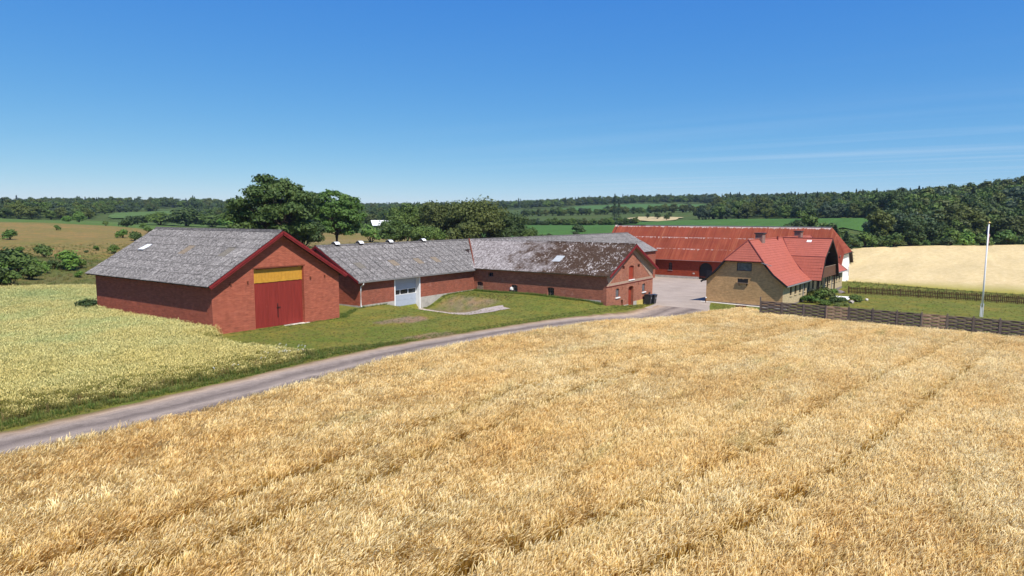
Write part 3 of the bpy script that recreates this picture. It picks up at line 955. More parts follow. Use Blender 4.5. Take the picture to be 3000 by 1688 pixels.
slab(mb, [(W1 / 2, -OF1, R1), (W1 + EE1, -OF1, R1 - S1 * (W1 / 2 + EE1)), (W1 + EE1, L1 + OB1, R1 - S1 * (W1 / 2 + EE1)), (W1 / 2, L1 + OB1, R1)], 0.04)
mb.build('rear_roof_slope', M['fibre'], b1)
sw, rows1 = 0.905, 6
run1 = (W1 / 2 + EE1) * math.hypot(1, S1)
me = wave_mesh('roof_sheet', sw - 0.02, run1 / rows1 + 0.12, 5, 0.024, M['fibre'])
alt1 = {(3, 2): M['sheet_olive'], (9, 2): M['sheet_tan'], (3, 3): M['fibre_clean'], (2, 3): M['fibre_clean'], (9, 5): M['fibre_clean']}
for r in range(3):
    alt1[(1, r)] = M['fibre_clean']
    alt1[(2, r)] = M['fibre_clean']
alt1[(2, 2)] = M['fibre_clean']
lay_sheets(b1, me, 'roof_sheet', (W1 / 2, -OF1, R1 + 0.02), (0, 1, 0), (-1, 0, -S1), 20, rows1, sw, run1 / rows1, pick=lambda c, r: alt1.get((c, r)))
ridge_caps(b1, cap_mesh('ridge_cap', sw, 0.24, 0.13, M['fibre']), (W1 / 2, -OF1, R1 + 0.07), (0, 1, 0), 20, sw)
def barges(parent, c, half, y, zr, s, mat, n=2):
    for sx in (-1, 1):
        mb = MB()
        for k in range(n):
            dz = -0.05 - k * 0.135
            ext = half - k * 0.10
            a = Vector((c, y - 0.02 + k * 0.035, zr + dz))
            b = Vector((c + sx * ext, y - 0.02 + k * 0.035, zr + dz - s * ext))
            mb.bar(a, b, 0.03, 0.15)
        mb.build('barge_board', mat, parent)
barges(b1, W1 / 2, W1 / 2 + EE1 + 0.02, -OF1, R1, S1, M['barge'])
barges(b1, W1 / 2, W1 / 2 + EE1 + 0.02, L1 + OB1 + 0.02, R1, S1, M['barge'])
for k in range(9):
    y = 0.2 + k * (L1 - 0.4) / 8
    mb = MB()
    mb.bar((0.05, y, H1 - 0.14), (-EE1 + 0.06, y, H1 - 0.14 - S1 * (EE1 - 0.05)), 0.07, 0.12)
    mb.build('rafter', M['dark_wood'], b1)
# doors
for k, (u0, u1) in enumerate(((3.30, 5.455), (5.475, 7.66))):
    mb = MB()
    boards(mb, fg, u0, u1, -0.10, 3.27, -0.26, 0.11)
    d = mb.build('door_leaf', M['red_paint'], b1)
    if k == 0:
        h = MB()
        fg.box(h, 5.36, 5.40, 0.55, 1.62, -0.25, -0.21)
        fg.box(h, 5.30, 5.62, 1.30, 1.34, -0.25, -0.20)
        link('bolt', h.mesh('bolt', M['black'], (0, 0, -0.45)), d)
mb = MB()
boards(mb, fg, 3.30, 7.66, 3.30, 4.34, -0.22, 0.125, jag=0.03)
mb.build('overdoor_panel', M['yellow_paint'], b1)
mb = MB()
fg.box(mb, 3.18, 7.80, 4.362, 4.44, -0.02, 0.012)
fg.box(mb, 3.60, 7.2, 4.30, 4.36, -0.20, -0.06)
mb.build('lintel', M['rusty'], b1)
mb = MB()
fg.box(mb, 3.0, 8.0, -0.44, -0.13, -0.36, 0.16)
mb.build('threshold', M['concrete_light'], b1)
for u, z in ((1.43, 3.43), (2.76, 3.45), (8.27, 3.39), (9.67, 3.41)):
    mb = MB()
    fg.box(mb, u - 0.05, u + 0.05, z - 0.09, z + 0.09, 0.0, 0.09)
    mb.build('wall_anchor', M['rusty'], b1)
# white propped-open roof light
mb = MB()
dn = Vector((-1, 0, -S1)).normalized()
nn = Vector((-S1, 0, 1)).normalized()
p0 = Vector((3.36, 14.03, R1 - S1 * (W1 / 2 - 3.36)))
q = [p0 + nn * 0.07, p0 + nn * 0.07 + Vector((0, .82, 0)), p0 + dn * 0.93 + nn * 0.17 + Vector((0, .82, 0)), p0 + dn * 0.93 + nn * 0.17]
slab(mb, q, 0.025)
rl = mb.build('roof_light', M['white'], b1)
mb = MB()
for y in (0.02, 0.80):
    mb.bar(p0 + nn * 0.05 + Vector((0, y, 0)), p0 + dn * 0.95 + nn * 0.05 + Vector((0, y, 0)), 0.04, 0.08, nn)
mb.bar(p0 + dn * 0.95 + nn * 0.05, p0 + dn * 0.95 + nn * 0.05 + Vector((0, .82, 0)), 0.04, 0.08, nn)
link('frame', mb.mesh('frame', M['zinc'], (0, 0, -0.45)), rl)

# ================================================================== long barn
X2, Y2, LEN2, H2, R2, HW2, E2, G2 = 40.543, 44.312, 70.6, 2.544, 5.37, 5.343, 0.386, 0.468
S2 = (R2 - H2) / HW2
b2 = building('long_barn', X2, Y2, -2.9, 0, 'long low red brick barn with lichen grey roof and pale steel sectional door', 'barn')
mb = MB()
wall(mb, fg, [(0, 0.1), (4.5, 0.1), (4.5, 2.2), (8.06, 2.2), (8.06, 0.1), (17.2, 0.1), (17.2, H2 - .1), (0, H2 - .1)])
fg.box(mb, 4.45, 8.1, 2.201, 2.3, -0.5, -0.01)
wall(mb, Frame((17.2, 0, 0), (1, 0, 0), (0, -1, 0)), rect(0, LEN2 - 17.2, -2.9, H2 - 0.1))
mb.build('front_wall', M['brick_long'], b2)
mb = MB()
fg.box(mb, -0.01, 4.5, -2.0, 0.098, -0.5, 0.012)
fg.box(mb, 8.06, 17.1, -2.0, 0.098, -0.5, 0.012)
Frame((0, 0, 0), (0, 1, 0), (-1, 0, 0)).box(mb, 0.013, 2 * HW2, -2.0, 0.078, -0.3, 0.012)
mb.build('plinth', M['concrete'], b2)
mb = MB()
wall(mb, Frame((0, 0, 0), (0, 1, 0), (-1, 0, 0)), [(0, 0.08), (2 * HW2, 0.08), (2 * HW2, H2 - 0.1), (HW2, R2 - 0.14), (0, H2 - 0.1)])
mb.build('end_wall', M['brick_red'], b2)
mb = MB()
wall(mb, Frame((LEN2, 0, 0), (0, 1, 0), (1, 0, 0)), [(0, -2.9), (2 * HW2, -2.9), (2 * HW2, H2 - 0.1), (HW2, R2 - 0.14), (0, H2 - 0.1)])
wall(mb, Frame((0, 2 * HW2, 0), (1, 0, 0), (0, 1, 0)), rect(0, LEN2, -2.9, H2 - 0.1))
mb.build('rear_wall', M['brick_paint'], b2)
mb = MB()
for sy in (-1, 1):
    e = sy * (HW2 + E2 - 0.05)
    slab(mb, [(-G2 + .05, HW2, R2 - 0.06), (-G2 + .05, HW2 + e, R2 - 0.06 - S2 * abs(e)), (LEN2 + .02, HW2 + e, R2 - 0.06 - S2 * abs(e)), (LEN2 + .02, HW2, R2 - 0.06)], 0.10)
mb.build('roof_deck', M['dark_wood'], b2)
mb = MB()
slab(mb, [(-G2, HW2, R2), (-G2, 2 * HW2 + E2, R2 - S2 * (HW2 + E2)), (LEN2 + .1, 2 * HW2 + E2, R2 - S2 * (HW2 + E2)), (LEN2 + .1, HW2, R2)], 0.04)
mb.build('rear_roof_slope', M['fibre_long'], b2)
mb = MB()
for xa, xb, yt in ((24.0, 41.6, 3.5), (41.6, LEN2 + .1, 2.56)):
    slab(mb, [(xa, yt, R2 - 0.02 - S2 * (HW2 - yt)), (xa, -E2, R2 - 0.02 - S2 * (HW2 + E2)), (xb, -E2, R2 - 0.02 - S2 * (HW2 + E2)), (xb, yt, R2 - 0.02 - S2 * (HW2 - yt))], 0.04)
mb.build('lower_roof_slope', M['fibre_clean'], b2)
run2 = (HW2 + E2) * math.hypot(1, S2)
rows2, sw2 = 6, 0.905
me = wave_mesh('roof_sheet', sw2 - 0.02, run2 / rows2 + 0.12, 5, 0.024, M['fibre_long'])
alt2 = {(2, 3): M['sheet_olive'], (3, 3): M['sheet_olive'], (7, 3): M['sheet_tan'], (11, 3): M['sheet_tan'], (6, 0): M['fibre_clean'], (7, 0): M['fibre_clean'], (7, 1): M['fibre_clean'], (10, 0): M['fibre_clean'], (11, 0): M['fibre_clean'], (14, 3): M['sheet_tan']}
del alt2[(3, 3)]
def pick2(c, r):
    if c > 58:
        return M['fibre_clean'] if (c * 7 + r) % 4 else None
    return alt2.get((c, r))
lay_sheets(b2, me, 'roof_sheet', (-G2, HW2, R2 + 0.02), (1, 0, 0), (0, -1, -S2), 78, rows2, sw2, run2 / rows2,
           skip=lambda c, r: (c > 21 and r > 2) or (c > 21 and r > 1 and c < 46) or (c > 24 and r > 1 and c < 32), pick=pick2)
cap2 = cap_mesh('ridge_cap', sw2, 0.22, 0.11, M['fibre_long'])
ridge_caps(b2, cap2, (-G2, HW2, R2 + 0.07), (1, 0, 0), 78, sw2)
mb = MB()
for sy in (-1, 1):
    for k in range(2):
        ext = HW2 + E2
        mb.bar((-G2 - 0.02 + .03 * k, HW2, R2 - 0.05 - k * .13), (-G2 - 0.02 + .03 * k, HW2 + sy * ext, R2 - 0.05 - k * .13 - S2 * ext), 0.03, 0.15)
mb.build('barge_board', M['barge'], b2)
# gutter and downpipe
mb = MB()
ze = R2 - S2 * (HW2 + E2) - 0.07
pr = [(-E2 - 0.13, ze + 0.05), (-E2 - 0.12, ze - 0.03), (-E2 - 0.06, ze - 0.07), (-E2 + 0.0, ze - 0.03), (-E2 + 0.01, ze + 0.05)]
mb.add([(x, y, z) for x in (-G2, 16.6) for y, z in pr], [(i, i + 1, 6 + i, 5 + i) for i in range(4)] + [(0, 1, 2, 3, 4), (9, 8, 7, 6, 5)])
gut = mb.build('gutter', M['zinc'], b2)
mb = MB()
mb.tube([(0.12, -E2 - 0.06, ze - 0.05), (0.10, -E2 - 0.05, ze - 0.2), (0.07, -0.12, ze - 0.42), (0.07, -0.10, 0.10), (0.07, -0.16, -0.02)], 0.05, 8)
mb.build('downpipe', M['white'], b2)
# sectional door
fd = fg
mb = MB()
fg.box(mb, 4.44, 4.57, -1.15, 2.30, -0.10, 0.03)
fg.box(mb, 7.98, 8.12, -1.15, 2.30, -0.02, 0.03)
fg.box(mb, 4.57, 7.98, 2.16, 2.30, -0.10, 0.02)
fg.box(mb, 7.99, 8.06, -1.15, 2.16, -0.50, -0.02)
mb.build('door_frame', M['white'], b2)
nsec = 6
for k in range(nsec):
    z0, z1 = -1.12 + k * 0.547, -1.12 + (k + 1) * 0.547
    mb = MB()
    if k == 3:
        fg.box(mb, 4.57, 7.98, z0 + 0.004, z0 + 0.05, -0.50, -0.46)
        fg.box(mb, 4.57, 7.98, z1 - 0.05, z1 - 0.004, -0.50, -0.46)
        for u in (4.57, 5.66, 6.78, 7.90):
            fg.box(mb, u, u + 0.08, z0 + 0.05, z1 - 0.05, -0.50, -0.46)
        s_ = mb.build('door_section', M['white'], b2)
        for u in (4.65, 5.74, 6.86):
            g = MB()
            fg.box(g, u + 0.002, u + 1.008 + (0.03 if u > 5 else 0), z0 + 0.052, z1 - 0.052, -0.49, -0.475)
            link('pane', g.mesh('pane', M['glass'], (0, 0, -2.9)), s_)
    else:
        fg.box(mb, 4.57, 7.98, z0 + 0.006, z1 - 0.006, -0.50, -0.46)
        for q in range(1, 4):
            zz_ = z0 + q * 0.547 / 4
            fg.box(mb, 4.57, 7.98, zz_ - 0.02, zz_ + 0.02, -0.47, -0.457)
        mb.build('door_section', M['door_grey'], b2)
# ridge ventilators
for u in (1.98, 5.07, 9.25, 14.45):
    mb = MB()
    n = 8
    pts = []
    for i in range(n + 1):
        a = math.pi * (0.08 + 0.84 * i / n)
        for x in (u - 0.28, u + 0.28):
            pts.append((x, HW2 + 0.36 * math.cos(a), R2 + 0.02 + 0.34 * math.sin(a)))
    mb.add(pts, [(2 * i, 2 * i + 1, 2 * i + 3, 2 * i + 2) for i in range(n)])
    v = mb.build('ridge_vent', M['white'], b2, True)
    g = MB()
    g.box(u - 0.24, u + 0.24, HW2 - 0.2, HW2 + 0.2, R2 - 0.05, R2 + 0.22)
    link('vent_body', g.mesh('vent_body', M['dark_wood'], (0, 0, -2.9)), v)

# ================================================================== gabled stable wing
X3, Y3, W3, H3, R3, E3, F3 = 57.60, 27.935, 11.80, 2.647, 5.37, 0.32, 0.52
S3 = (R3 - H3) / (W3 / 2)
LEN3 = Y2 - Y3
b3 = building('stable_wing', X3, Y3, -2.0, 0, 'old red brick stable wing with moss covered roof and small arched windows', 'stable')
gh = [arch(5.24, 6.50, 1.70, 3.16, 0.16), arch(3.62, 4.22, 2.86, 3.22, 0.10), arch(7.46, 8.10, 2.84, 3.20, 0.10),
      arch(2.10, 2.96, 0.14, 1.02, 0.16), arch(8.82, 9.70, 0.08, 0.98, 0.16), arch(5.23, 6.52, -1.20, 1.0, 0.22), rect(3.43, 3.97, -1.15, -0.26)]
mb = MB()
wall(mb, fg, [(0, -2.0), (W3, -2.0), (W3, H3 - 0.1), (W3 / 2, R3 - 0.2), (0, H3 - 0.1)], gh, 0.32)
mb.build('gable_wall', M['brick_old'], b3)
sh = [arch(15.16, 15.98, 0.04, 1.0, 0.13), arch(10.52, 11.34, -0.03, 0.94, 0.13), arch(5.96, 6.78, -0.02, 0.95, 0.13), rect(13.74, 14.40, 1.66, 2.10)]
mb = MB()
wall(mb, fs_, [(0, -2.0), (LEN3, -2.0), (LEN3, H3 - 0.1), (0, H3 - 0.1)], sh, 0.25)
mb.build('side_wall', M['brick_old'], b3)
mb = MB()
wall(mb, Frame((W3, 0, 0), (0, 1, 0), (1, 0, 0)), [(0, -2.0), (LEN3, -2.0), (LEN3, H3 - 0.1), (0, H3 - 0.1)])
mb.build('side_wall', M['brick_old'], b3)
mb = MB()
for sx in (-1, 1):
    c = W3 / 2
    e = sx * (W3 / 2 + E3 - 0.04)
    slab(mb, [(c, -F3 + .04, R3 - 0.06), (c + e, -F3 + .04, R3 - 0.06 - S3 * abs(e)), (c + e, LEN3 + 1.2, R3 - 0.06 - S3 * abs(e)), (c, LEN3 + HW2, R3 - 0.06)], 0.10)
mb.build('roof_deck', M['old_wood'], b3)
mb = MB()
slab(mb, [(W3 / 2, -F3, R3), (W3 + E3, -F3, R3 - S3 * (W3 / 2 + E3)), (W3 + E3, LEN3 + 0.5, R3 - S3 * (W3 / 2 + E3)), (W3 / 2, LEN3 + HW2, R3)], 0.04)
mb.build('rear_roof_slope', M['fibre_long'], b3)
run3 = (W3 / 2 + E3) * math.hypot(1, S3)
me = wave_mesh('roof_sheet', 0.905 + 0.01, run3 / 3 + 0.12, 5, 0.024, M['mossy'])
def skip3(c, r):
    y = -F3 + c * 0.905
    return y > LEN3 + HW2 * (3 - r) / 3 + 0.4
lay_sheets(b3, me, 'roof_sheet', (W3 / 2, -F3, R3 + 0.02), (0, 1, 0), (-1, 0, -S3), 25, 3, 0.905, run3 / 3, skip=skip3)
mb = MB()
dn3 = Vector((-1, 0, -S3)).normalized()
nn3 = Vector((-S3, 0, 1)).normalized()
p0 = Vector((2.95, 6.35, R3 - S3 * (W3 / 2 - 2.95))) + nn3 * 0.085
slab(mb, [p0, p0 + Vector((0, 1.0, 0)), p0 + dn3 * 1.3 + Vector((0, 1.0, 0)), p0 + dn3 * 1.3], 0.02)
mb.build('patch_sheet', M['sheet_grey'], b3)
ridge_caps(b3, cap_mesh('ridge_cap', 0.905, 0.2, 0.09, M['mossy']), (W3 / 2, -F3, R3 + 0.07), (0, 1, 0), 24, 0.905)
barges(b3, W3 / 2, W3 / 2 + E3 + 0.02, -F3, R3, S3, M['barge'])
mb = MB()
a0 = Vector((W3 / 2, LEN3 + HW2, R3 + 0.085))
yv = (LEN3 - E2 + 0.0)
mb.tube([a0 + Vector((-.05, -.05, .03)), (-E3 + 0.05, yv + 0.05, R2 - S2 * (HW2 + E2) + 0.12)], 0.10, 6)
mb.build('valley_flashing', M['rusty'], b3)
# bands, plinths
mb = MB()
fg.box(mb, 0.02, W3 - 0.02, 1.40, 1.66, -0.1, 0.03)
mb.build('string_course', M['render_band'], b3)
mb = MB()
fg.box(mb, -0.01, W3 + .01, 1.345, 1.398, -0.1, 0.055)
mb.build('drip_moulding', M['barge'], b3)
mb = MB()
wall(mb, Frame((0, -0.025, 0), (1, 0, 0), (0, -1, 0)), [(0, 2.1), (0.42, 1.665), (0.72, 1.665), (W3 / 2, R3 - 0.62), (W3 / 2, R3 - 0.26), (0, H3 - .15)])
wall(mb, Frame((0, -0.025, 0), (1, 0, 0), (0, -1, 0)), [(W3, 2.1), (W3, H3 - .15), (W3 / 2, R3 - 0.26), (W3 / 2, R3 - 0.62), (W3 - 0.72, 1.665), (W3 - 0.42, 1.665)])
mb.build('gable_trim', M['render_band'], b3)
mb = MB()
for u0, u1, z1 in ((0.9, 3.42, -0.80), (3.98, 5.22, -0.86), (6.53, 7.37, -0.72), (9.42, W3 - .02, -0.8)):
    fg.box(mb, u0, u1, -1.95, z1, -0.1, 0.022)
Frame((0, 0, 0), (0, 1, 0), (-1, 0, 0)).box(mb, 0.6, 4.2, -1.95, 0.0, -0.1, 0.022)
mb.build('plinth', M['concrete'], b3)
mb = MB()
fg.box(mb, 7.37, 9.42, -1.95, -0.74, -0.1, 0.026)
mb.build('yellow_plinth', M['yellow_plinth'], b3)
# openings of the gable
mb = MB()
boards(mb, fg, 5.24, 6.50, 1.70, 3.15, -0.13, 0.13)
d = mb.build('loft_door', M['brown_door'], b3)
g = MB()
fg.box(g, 5.14, 6.60, 1.60, 1.698, -0.1, 0.10)
link('sill', g.mesh('sill', M['white'], (0, 0, -2.0)), d)
mb = MB()
boards(mb, fg, 5.23, 6.52, -1.18, 0.98, -0.30, 0.13)
d = mb.build('door', M['brown_door'], b3)
g = MB()
fg.box(g, 5.1, 6.6, -1.95, -1.19, -0.3, 0.10)
link('step', g.mesh('step', M['concrete_light'], (0, 0, -2.0)), d)
mb = MB()
fg.box(mb, 3.43, 3.97, -1.2, -0.26, -0.33, -0.25)  # dark panel in an open hole, its colour standing in for the shade inside
mb.build('dark_hole_panel', M['dark_wood'], b3)
for u0, u1, z0, z1 in ((3.62, 4.22, 2.86, 3.20), (7.46, 8.10, 2.84, 3.18)):
    window(b3, fg, None, u0, u1, z0, z1, 2, 1, 0.2)
for u0, u1, z0, z1 in ((2.10, 2.96, 0.14, 1.0), (8.82, 9.70, 0.08, 0.96)):
    window(b3, fg, None, u0, u1, z0, z1, 2, 3, 0.10, sill=0.08, sill_mat='white', gmat='curtain_glass')
for k, (u0, u1, z0, z1) in enumerate(((15.16, 15.98, 0.04, 1.0), (10.52, 11.34, -0.03, 0.94), (5.96, 6.78, -0.02, 0.95))):
    window(b3, fs_, None, u0, u1, z0, z1, 3, 3, 0.17, sill=0.0 if k == 0 else 0.06, sill_mat='concrete_light')
window(b3, fs_, None, 13.74, 14.40, 1.66, 2.10, 2, 1, 0.2)
mb = MB()
fs_.box(mb, 15.10, 15.86, 0.02, 0.56, 0.01, 0.10)
mb.build('window_board', M['old_wood'], b3)
mb = MB()
fs_.box(mb, 11.16, 11.40, 0.34, 0.62, -0.16, 0.10)
mb.tube([fs_(11.28, 0.60, 0.0), fs_(11.28, 0.56, 0.14), fs_(11.28, 0.42, 0.16)], [0.10, 0.12, 0.10], 8)
mb.build('vent_fan', M['white'], b3)
for u, z in ((3.75, 1.05), (7.75, 1.22)):
    mb = MB()
    fg.box(mb, u - 0.025, u + 0.025, z - 0.2, z + 0.06, 0, 0.03)
    mb.build('wall_anchor', M['rusty'], b3)

# ================================================================== rust red barn behind the yard
X5, Y5, YL5, RX5, R5, S5 = 113.98, 14.9, 40.8, 6.5, 6.65, 0.875
b5 = building('red_roof_barn', X5, Y5, -3.2, 0, 'large barn with rusty red sheet roof and arched gateway behind the courtyard', 'barn')
o_ = -Y5
mb = MB()
wall(mb, fs_, rect(0, YL5, -2.30, 0.9), [arch(34.9 + o_, 37.26 + o_, -2.299, 0.25, 1.0, 12), arch(42.2 + o_, 42.92 + o_, -1.30, 0.08, 0.30)], 0.45)
mb.build('front_wall', M['brick_paint'], b5)
mb = MB()
fs_.box(mb, -0.01, 34.9 + o_, -3.2, -2.302, -0.45, 0.03)
fs_.box(mb, 37.26 + o_, YL5, -3.2, -2.302, -0.45, 0.03)
mb.build('plinth', M['concrete'], b5)
mb = MB()
wall(mb, Frame((0, YL5, 0), (1, 0, 0), (0, 1, 0)), [(0, -3.2), (13, -3.2), (13, 0.9), (6.5, R5 - 0.15), (0, 0.9)])
wall(mb, Frame((13, 0, 0), (0, 1, 0), (1, 0, 0)), rect(0, YL5, -3.2, 0.9))
mb.build('rear_wall', M['brick_paint'], b5)
mb = MB()
wall(mb, fg, [(0, -3.2), (13, -3.2), (13, 0.9), (11.2, 2.5), (1.8, 2.5), (0, 0.9)])
mb.build('gable_wall', M['white_wall'], b5)
mb = MB()
boards(mb, fg, 1.0, 3.0, 0.2, 2.3, 0.06, 0.16, jag=0.25)
mb.build('gable_boarding', M['old_wood'], b5)
hipz, hipx = 2.5, (R5 - 2.5) / S5
ex5 = 6.9
mb = MB()
for sx in (-1, 1):
    slab(mb, [(RX5, 2.2, R5 - .06), (RX5 + sx * hipx, -0.42, hipz - .06), (RX5 + sx * ex5, -0.42, R5 - S5 * ex5 - .06), (RX5 + sx * ex5, YL5 + .3, R5 - S5 * ex5 - .06), (RX5, YL5 + .3, R5 - .06)], 0.08)
mb.build('roof_deck', M['dark_wood'], b5)
mb = MB()
slab(mb, [(RX5, 2.2, R5), (RX5 + hipx, -0.45, hipz), (RX5 + ex5, -0.45, R5 - S5 * ex5), (RX5 + ex5, YL5 + .35, R5 - S5 * ex5), (RX5, YL5 + .35, R5)], 0.03)
mb.build('rear_roof_slope', M['rust_plain'], b5)
mb = MB()
slab(mb, [(RX5, 2.2, R5 + .02), (RX5 - hipx, -0.5, hipz + .02), (RX5 + hipx, -0.5, hipz + .02)], 0.04)
mb.build('half_hip', M['rust_plain'], b5)
mb = MB()
slab(mb, [(RX5, 2.22, R5 + .01), (RX5 - hipx, -0.46, hipz + .01), (RX5 - ex5, -0.46, R5 - S5 * ex5 + .01), (RX5 - ex5, 2.22, R5 - S5 * ex5 + .01)], 0.03)
mb.build('end_roof_sheet', M['rust_plain'], b5)
run5 = ex5 * math.hypot(1, S5)
sw5 = 0.86
nc5 = int((YL5 + .35 - 2.2) / sw5)
me = wave_mesh('roof_sheet', sw5 + 0.012, run5 / 3 + 0.16, 6, 0.016, M['rust'])
lay_sheets(b5, me, 'roof_sheet', (RX5, 2.2, R5 + 0.02), (0, 1, 0), (-1, 0, -S5), nc5 + 1, 3, sw5, run5 / 3, lap=0.16,
           pick=lambda c, r: ((1.0, 0.66, 0.50)[r] * (0.9 + 0.2 * random.random()), 0, 0, 1), jit=0.004)
mb = MB()
mb.bar((RX5, 2.2, R5 + 0.06), (RX5, YL5 - 5.5, R5 + 0.06), 0.34, 0.06)
mb.build('ridge_flashing', M['zinc'], b5)
mb = MB()
mb.bar((RX5, YL5 - 5.5, R5 + 0.07), (RX5, YL5 + 0.4, R5 + 0.07), 0.40, 0.08)
mb.bar((RX5, YL5 + 0.4, R5 + 0.05), (RX5 - ex5, YL5 + 0.4, R5 - S5 * ex5 + 0.05), 0.06, 0.2)
mb.build('black_verge', M['black'], b5)
mb = MB()
mb.bar((RX5 + hipx, -0.5, hipz), (RX5 + ex5, -0.5, R5 - S5 * ex5), 0.05, 0.22)
mb.bar((RX5 - hipx, -0.5, hipz - .08), (RX5 + hipx, -0.5, hipz - .08), 0.08, 0.10)
mb.build('dark_verge', M['black'], b5)
mb = MB()
mb.bar((-0.46, -0.4, 0.56), (-0.46, YL5 + .3, 0.56), 0.10, 0.09)
mb.build('gutter', M['zinc'], b5)
window(b5, fs_, None, 42.2 + o_, 42.92 + o_, -1.30, 0.05, 2, 3, 0.25, sill=0.1, sill_mat='plinth_grey')
mb = MB()
fs_.box(mb, 36.15 + o_, 37.24 + o_, -2.65, -1.0, -0.42, -0.36)
gt = mb.build('gate_leaf', M['black'], b5)
mb = MB()
wall(mb, Frame((0.46, 0, 0), (0, 1, 0), (-1, 0, 0)), arch(34.85 + o_, 37.3 + o_, -3.1, 0.3, 1.0, 12))  # flat black sheet painted as the shade inside the gateway
mb.build('gateway_shade_sheet', M['black'], b5)
mb = MB()
fs_.box(mb, 34.95 + o_, 36.0 + o_, -2.65, -1.0, -0.40, -0.34)
mb.build('gate_leaf', M['dark_frame'], b5)
mb = MB()
fs_.box(mb, 38.0 + o_, 38.35 + o_, -1.85, -1.62, 0.0, 0.03)
mb.build('wall_grille', M['lead'], b5)

# ================================================================== farmhouse
HB = -1.72
hs = building('farmhouse', 75.572, 15.253, HB, -0.075, 'yellow brick farmhouse with red tiled half hipped roof and big front gable', 'house')
HW, HL, CZ = 8.73, 28.95, 4.365
PROF = [(0.0, 5.63), (2.18, 3.34), (3.35, 1.98), (4.85, 0.77)]
def zr(d):
    return float(np.interp(d, [p[0] for p in PROF], [p[1] for p in PROF]))
def dr(z):
    return float(np.interp(-z, [-p[1] for p in PROF], [p[0] for p in PROF]))
fx = Frame((0, 0, 0), (0, 1, 0), (-1, 0, 0))       # gable wall towards the lane
ff = Frame((0, 0, 0), (1, 0, 0), (0, -1, 0))       # long garden front
out = [(0, -1.62), (HW, -1.62)]
for d in (4.30, 3.35, 2.18):
    out.append((CZ + min(d, CZ), zr(d) - 0.16))
out[2] = (HW, zr(4.365) - 0.16)
out += [(CZ - 2.18, zr(2.18) - 0.16), (CZ - 3.35, zr(3.35) - 0.16), (0, zr(4.365) - 0.16)]
mb = MB()
wall(mb, fx, out, [rect(3.50, 5.20, 2.18, 3.12)], 0.15)
mb.build('gable_wall', M['brick_yellow'], hs)
mb = MB()
wall(mb, Frame((HL, 0, 0), (0, 1, 0), (1, 0, 0)), out)
wall(mb, Frame((0, HW, 0), (1, 0, 0), (0, 1, 0)), rect(0, HL, -1.62, zr(4.365) - 0.16))
mb.build('rear_wall', M['brick_yellow'], hs)
WIN = [(2.72, 3.52), (4.56, 5.40), (6.48, 7.34), (8.38, 9.26), (10.30, 11.18), (12.24, 13.16), (16.55, 17.42), (18.62, 19.50), (20.80, 21.66), (22.9, 23.7), (24.98, 25.86), (26.85, 27.70)]
DOORS = [(14.40, 15.35)]
holes = [rect(a, b, -0.60, 0.56) for a, b in WIN] + [rect(a, b, -1.45, 0.56) for a, b in DOORS]
mb = MB()
wall(mb, ff, rect(0, HL, -1.62, zr(4.365) - 0.14), holes, 0.14)
mb.build('front_wall', M['brick_yellow_light'], hs)
mb = MB()
fx.box(mb, -0.02, HW + .02, -2.4, -1.60, -0.3, 0.025)
ff.box(mb, 0.0, HL, -2.4, -1.60, -0.3, 0.025)
mb.build('plinth', M['plinth_grey'], hs)
for a, b in WIN:
    window(hs, ff, None, a, b, -0.58, 0.55, 1, 2, 0.09, fmat='dark_frame', gmat='glass', bar=0.07, sill=0.06, sill_mat='brick_yellow_light')
for a, b in DOORS:
    mb = MB()
    boards(mb, ff, a, b, -1.45, 0.55, -0.06, 0.14)
    mb.build('front_door', M['dark_wood'], hs)
w = window(hs, fx, None, 3.50, 5.20, 2.18, 3.12, 1, 1, 0.06, fmat='dark_frame', gmat='curtain_glass', bar=0.09)
# roof in courses
def courses(mb, t0, t1, b0, b1, n, lip=0.022):
    t0, t1, b0, b1 = map(Vector, (t0, t1, b0, b1))
    nrm = (b0 - t0).cross(b1 - b0)
    if nrm.length < 1e-6:
        nrm = (t1 - t0).cross(b1 - t1)
    nrm.normalize()
    if nrm.z < 0:
        nrm = -nrm
    for k in range(n):
        f0, f1 = k / n, (k + 1) / n
        a0, a1 = t0.lerp(b0, f0), t1.lerp(b1, f0)
        c0, c1 = t0.lerp(b0, f1), t1.lerp(b1, f1)
        mb.add([a0, a1, c1 + nrm * lip, c0 + nrm * lip, c1, c0], [(0, 1, 2, 3), (3, 2, 4, 5)])
    return mb
VO, AP = 0.41, 1.106
for sy in (-1, 1):
    mb = MB()
    def P(i, k):
        return (i, CZ + sy * PROF[k][0], PROF[k][1])
    courses(mb, P(AP, 0), P(HL - AP, 0), P(-VO, 1), P(HL + VO, 1), 9)
    courses(mb, P(-VO, 1), P(HL + VO, 1), P(-VO, 2), P(HL + VO, 2), 5)
    courses(mb, P(-VO, 2), P(HL + VO, 2), P(-VO, 3), P(HL + VO, 3), 5)
    mb.build('roof_slope', M['tile_red'], hs)
    mb = MB()
    for k in (0, 1, 2):
        ia, ib = (AP + .02, HL - AP - .02) if k == 0 else (-VO + .02, HL + VO - .02)
        mb.add([Vector((ia, CZ + sy * PROF[k][0], PROF[k][1] - .06)), Vector((ib, CZ + sy * PROF[k][0], PROF[k][1] - .06)), Vector((HL + VO - .02, CZ + sy * PROF[k + 1][0], PROF[k + 1][1] - .06)), Vector((-VO + .02, CZ + sy * PROF[k + 1][0], PROF[k + 1][1] - .06))], [(0, 1, 2, 3)])
    mb.build('soffit', M['dark_wood'], hs)
